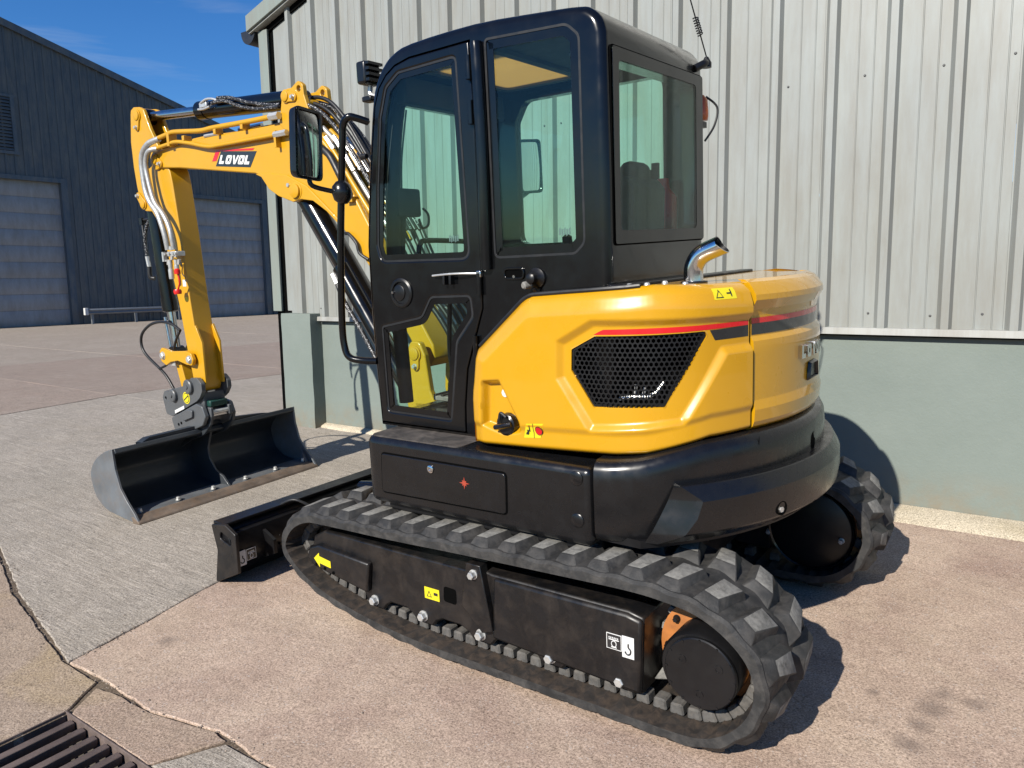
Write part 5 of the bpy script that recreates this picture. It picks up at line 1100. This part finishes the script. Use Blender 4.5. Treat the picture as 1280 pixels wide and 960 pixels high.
pipe('hose_loop',[(-3.683,.03,1.267),(-3.80,.03,1.316),(-3.957,.03,1.328),(-4.119,.03,1.299),(-4.25,.03,1.225),(-4.28,.03,1.136),(-4.221,.03,1.053),(-4.02,.03,.94),(-3.944,.03,.884),(-3.872,.03,.80)],.011,HOSE,STK); pipe('hose_loop',[(-3.69,.03,1.26),(-3.76,.03,1.19),(-3.80,.03,1.12)],.009,HOSE,STK); pipe('cable_tail',[(-4.03,.02,.955),(-3.93,.02,.985),(-3.86,.02,1.02),(-3.80,.03,1.02)],.009,HOSE,STK)
E('hose_clip',box(-3.85,-3.79,.02,.05,.99,1.03),ZNC,STK)
# ------------------------------------------------------------------ quick hitch
hp=roundpoly([(-3.99,.735),(-3.955,.785),(-3.90,.785),(-3.82,.81),(-3.70,.835),(-3.625,.86),(-3.555,.912),(-3.475,.915),(-3.425,.875),(-3.425,.815),(-3.465,.765),(-3.51,.735),(-3.88,.585),(-3.96,.60)],.025,4)
QH=None
for (a,b,d) in ((-.005,.03,-1),(.215,.25,1)):
    o=carve('hitch_plate',bm_of(prism(hp,'y',a,b)),[prism(disc((-3.945,.727),.014,14),'y',a-.1,b+.1)],GRY,EX,bevel=.006)
    y_=a if d<0 else b
    for c,r in (((-3.585,.845),.055),((-3.816,.760),.05)): E('hitch_boss',spin((c[0],y_,c[1]),(0,d,0),[(0,r),(.02,r),(.026,r*.85),(.027,r*.35),(.034,r*.3)],26),GRY,o,ang=30)
    if d<0:
        E('yellow_emblem',spin((-3.645,y_,.752),(0,-1,0),[(0,.047),(.002,.047)],28),YDEC,o); E('emblem_ring',spin((-3.645,y_-.002,.752),(0,-1,0),[(0,.038),(.0008,.038)],26),BLKDEC,o)
        E('emblem_centre',spin((-3.645,y_-.0028,.752),(0,-1,0),[(0,.033),(.0008,.033)],26),YDEC,o); E('emblem_bar',prism([(-3.68,.735),(-3.675,.728),(-3.61,.768),(-3.615,.776)],'y',y_-.0045,y_-.0034),BLKDEC,o)
    QH=QH or o
E('hitch_body',prism([(-3.88,.60),(-3.52,.75),(-3.47,.80),(-3.47,.68),(-3.55,.60),(-3.85,.56)],'y',.03,.215),GRY,QH,bevel=.01)
lo=roundpoly([(-3.86,.48),(-3.89,.575),(-3.52,.715),(-3.44,.70),(-3.41,.62),(-3.46,.55),(-3.60,.50)],.025,4)
for (a,b,d) in ((-.01,.025,-1),(.22,.255,1)):
    o=E('lower_jaw',prism(lo,'y',a,b),GRY,QH,bevel=.006); y_=a if d<0 else b
    E('jaw_lock',prism(roundpoly([(-3.70,.565),(-3.56,.61),(-3.55,.665),(-3.60,.665),(-3.70,.615)],.018),'y',y_-.02 if d<0 else y_,y_ if d<0 else y_+.02),GRY,QH,bevel=.004)
    for c in ((-3.75,.545),(-3.79,.53)): E('jaw_hole',spin((c[0],y_-.0005 if d<0 else y_+.0005,c[1]),(0,d,0),[(0,.012),(.001,.012)],10),DARK,QH)
E('white_label',prism([(-3.82,.615),(-3.68,.665),(-3.68,.69),(-3.82,.64)],'y',-.0125,-.0105),WHT,QH); E('green_lock',box(-3.47,-3.42,.05,.20,.685,.735),GRN,QH,bevel=.01); E('lock_bar',cyl((-3.43,.06,.645),(-3.43,.2,.645),.02),ZNC,QH); E('lock_block',box(-3.47,-3.40,.035,.06,.61,.685),GRY,QH,bevel=.006); E('lock_block',box(-3.47,-3.40,.19,.215,.61,.685),GRY,QH,bevel=.006)
# ------------------------------------------------------------------ grading bucket
BK=E('bucket',([(0,0,0)]*3,[(0,1,2)]),BKT) if 0 else None
b_out=[(-3.565,.508),(-3.64,.490),(-3.75,.442),(-3.835,.38),(-3.885,.31),(-3.892,.25),(-3.86,.145),(-3.80,.085),(-3.71,.045),(-3.55,.022),(-3.42,.008)]
bo=cat([(x,0,z) for x,z in b_out],3); bo=[(p_.x,p_.z) for p_ in bo]
# inner offset
bi=[]
for i,(x_,z_) in enumerate(bo):
    a=bo[max(i-1,0)]; b=bo[min(i+1,len(bo)-1)]; d=Vector((b[0]-a[0],b[1]-a[1])).normalized(); nrm=Vector((-d.y,d.x)); 
    if nrm.dot(Vector((-3.6-x_,.27-z_)))<0: nrm=-nrm
    bi.append((x_+nrm.x*.014,z_+nrm.y*.014))
ROT=Matrix.Rotation(rad(2.2),4,'Z'); PIV=Vector((-3.6,.135,0))
def rotv(vf): return [tuple(ROT@(Vector(p_)-PIV)+PIV) for p_ in vf[0]],vf[1]
YL,YR=-.655,.925; n=len(bo)
v=[(x_,y_,z_) for y_ in (YL,YR) for x_,z_ in bo+bi[::-1]]; m2=2*n
BK=mk('bucket',*rotv((v,[(i,(i+1)%m2,m2+(i+1)%m2,m2+i) for i in range(m2)]+[tuple(range(m2)),tuple(range(2*m2-1,m2-1,-1))])),BKT,EX,ang=40)
def BE(name,vf,mat,**k): return mk(name,*rotv(vf),mat,BK,**k)
ep=[(-3.560,.512)]+bo+[(-3.34,.002),(-3.335,.02),(-3.375,.075),(-3.45,.15),(-3.515,.235),(-3.552,.37)]
BE('end_plate',prism(ep,'y',YL-.018,YL),BKTW,bevel=.004); BE('end_plate',prism(ep,'y',YR,YR+.018),BKTW,bevel=.004)
BE('cutting_edge',prism([(-3.50,.012),(-3.43,.045),(-3.325,.012),(-3.32,-.002),(-3.42,-.004)] if 0 else [(-3.58,.046),(-3.455,.050),(-3.37,.03),(-3.36,.0),(-3.5,.006)],'y',YL,YR),BKTW,bevel=.003)
BE('bolt_on_edge',prism([(-3.415,.046),(-3.385,.047),(-3.325,.016),(-3.318,.0),(-3.40,-.002)],'y',YL-.02,YR+.02),EDG,bevel=.004)
for k in range(6):
    yy=-.588+.2955*k; q=ROT@(Vector((-3.445,yy,.050))-PIV)+PIV; m=MB(); m.add(spin(q,(0,0,1),[(0,.02),(.006,.02)],12)); m.add(spin(q+Vector((0,0,.006)),(0,0,1),[(0,.016),(.016,.015),(.02,.010)],6)); m.make('edge_bolt',ZNC,BK,ang=25)
rib=[(x_,z_) for x_,z_ in bi[2:-1]]; ribi=[(x_+(.03 if i<len(rib)*.6 else .02+.06*(i/len(rib)-.6)),z_+.02+(.03 if i>len(rib)*.8 else 0)) for i,(x_,z_) in enumerate(rib)]
inner_c=[(-3.40,.03),(-3.435,.06),(-3.49,.115),(-3.575,.15),(-3.64,.24),(-3.645,.33),(-3.60,.43),(-3.585,.465)]
BE('centre_rib',prism(bi[3:]+inner_c,'y',.125,.145),BKT,bevel=.003)
for y0_,y1_ in ((YR-.05,YR),): 
    a_=(y0_ if y0_==YL else y1_); b_=(y1_ if y0_==YL else y0_); BE('corner_gusset',([(-3.40,a_,.03),(-3.40,b_,.034),(-3.50,a_,.16),(-3.42,a_,.10),(-3.47,b_,.03)],[(0,1,2),(0,2,3),(0,1,4),(1,4,2)]),BKTW,recalc=False)
BE('top_beam',prism([(-3.60,.50),(-3.56,.512),(-3.545,.48),(-3.575,.46),(-3.64,.485)],'y',YL,YR),BKT,bevel=.006)
tb=[(-.44,.0),(-.38,.026),(.02,.03),(.30,.036),(.62,.008),(.68,.0)]
v=[]; 
for y_,h in tb: v+=[(-3.575,y_,.508),(-3.575,y_,.508+h),(-3.66,y_,.50+h),(-3.66,y_,.48)]
BE('top_stiffener',(v,[(i*4+k,(i+1)*4+k,(i+1)*4+(k+1)%4,i*4+(k+1)%4) for i in range(5) for k in range(4)]),BKT,ang=30)
for y_ in (.028,.225):
    BE('bucket_ear',prism(roundpoly([(-3.88,.32),(-3.87,.50),(-3.80,.565),(-3.60,.56),(-3.52,.64),(-3.44,.66),(-3.405,.62),(-3.43,.55),(-3.52,.47),(-3.56,.45),(-3.72,.40)],.02,3),'y',y_,y_+.024),BKT,bevel=.005)
BE('bucket_pin',cyl((-3.455,.02,.625),(-3.455,.26,.625),.024),STL)
# ------------------------------------------------------------------ labels on the undercarriage
yl=-.9165
E('yellow_arrow',prism([(-1.105,.310),(-1.065,.345),(-1.065,.327),(-.985,.316),(-.985,.282),(-1.065,.292),(-1.065,.270)],'y',yl,-.9145),YDEC,TF)
E('small_warning_label',prism([(-.402,.262),(-.316,.262),(-.316,.315),(-.402,.315)],'y',-.8867,-.8848),YDEC,TF); E('label_triangle',ringprism([(-.39,.272),(-.36,.272),(-.375,.302)],inset([(-.39,.272),(-.36,.272),(-.375,.302)],.003),'y',-.8875,-.8866),BLKDEC,TF); E('label_text',box(-.348,-.325,-.8875,-.8866,.285,.298),BLKDEC,TF)
def liftlabel(o,ux,uz,parent,tie_first=True,h=.083):
    # a black tie-down pictogram beside a white hook label; o origin, ux along, uz up, nrm outward
    o=Vector(o); ux=Vector(ux); uz=Vector(uz); nr=ux.cross(uz)
    def quad(a,b,c,d,mat,name,l=.0012):
        pts=[o+ux*a+uz*b,o+ux*c+uz*b,o+ux*c+uz*d,o+ux*a+uz*d]; v=[p_+nr*k for k in (0,l) for p_ in pts]; return mk(name,v,[(0,1,2,3),(4,5,6,7)]+[(i,(i+1)%4,4+(i+1)%4,4+i) for i in range(4)],mat,parent)
    a0,a1=(0,.062) if tie_first else (.05,.112); h0,h1=(.064,.112) if tie_first else (0,.047)
    q=quad(a0,.018,a1,h-.004,WHT,'tie_label'); quad(a0+.003,.021,a1-.003,h-.007,BLKDEC,'tie_label_field',.0018)
    for k in range(6): quad(a0+.010+.007*k,.060,a0+.014+.007*k,.066,WHT,'tie_chain',.0024)
    quad(a0+.010,.054,a1-.010,.058,WHT,'tie_bar',.0024); c=o+ux*(a0+.031)+uz*.040
    v,f=tube([c+nr*.0016+ux*(.010*math.cos(t))+uz*(.012*math.sin(t)) for t in lin(0,6.28,14)],.002,5,1); mk('tie_ring',v,f,WHT,parent); quad(a0+.02,.025,a0+.042,.029,WHT,'tie_foot',.0024)
    quad(h0,0,h1,h,WHT,'hook_label'); c=o+ux*((h0+h1)/2)+uz*.03
    v,f=tube([c+nr*.0016+ux*x_+uz*z_ for x_,z_ in ((.002,.026),(.002,.012),(.011,.002),(.008,-.012),(-.004,-.016),(-.012,-.006))],.0032,6,4); mk('hook_mark',v,f,BLKDEC,parent)
liftlabel((.520,-.9055,.282),(1,0,0),(0,0,1),TF)
liftlabel((-1.766,-.905,.115),(0,1,0),(-.0,0,1),DB,tie_first=False,h=.085)
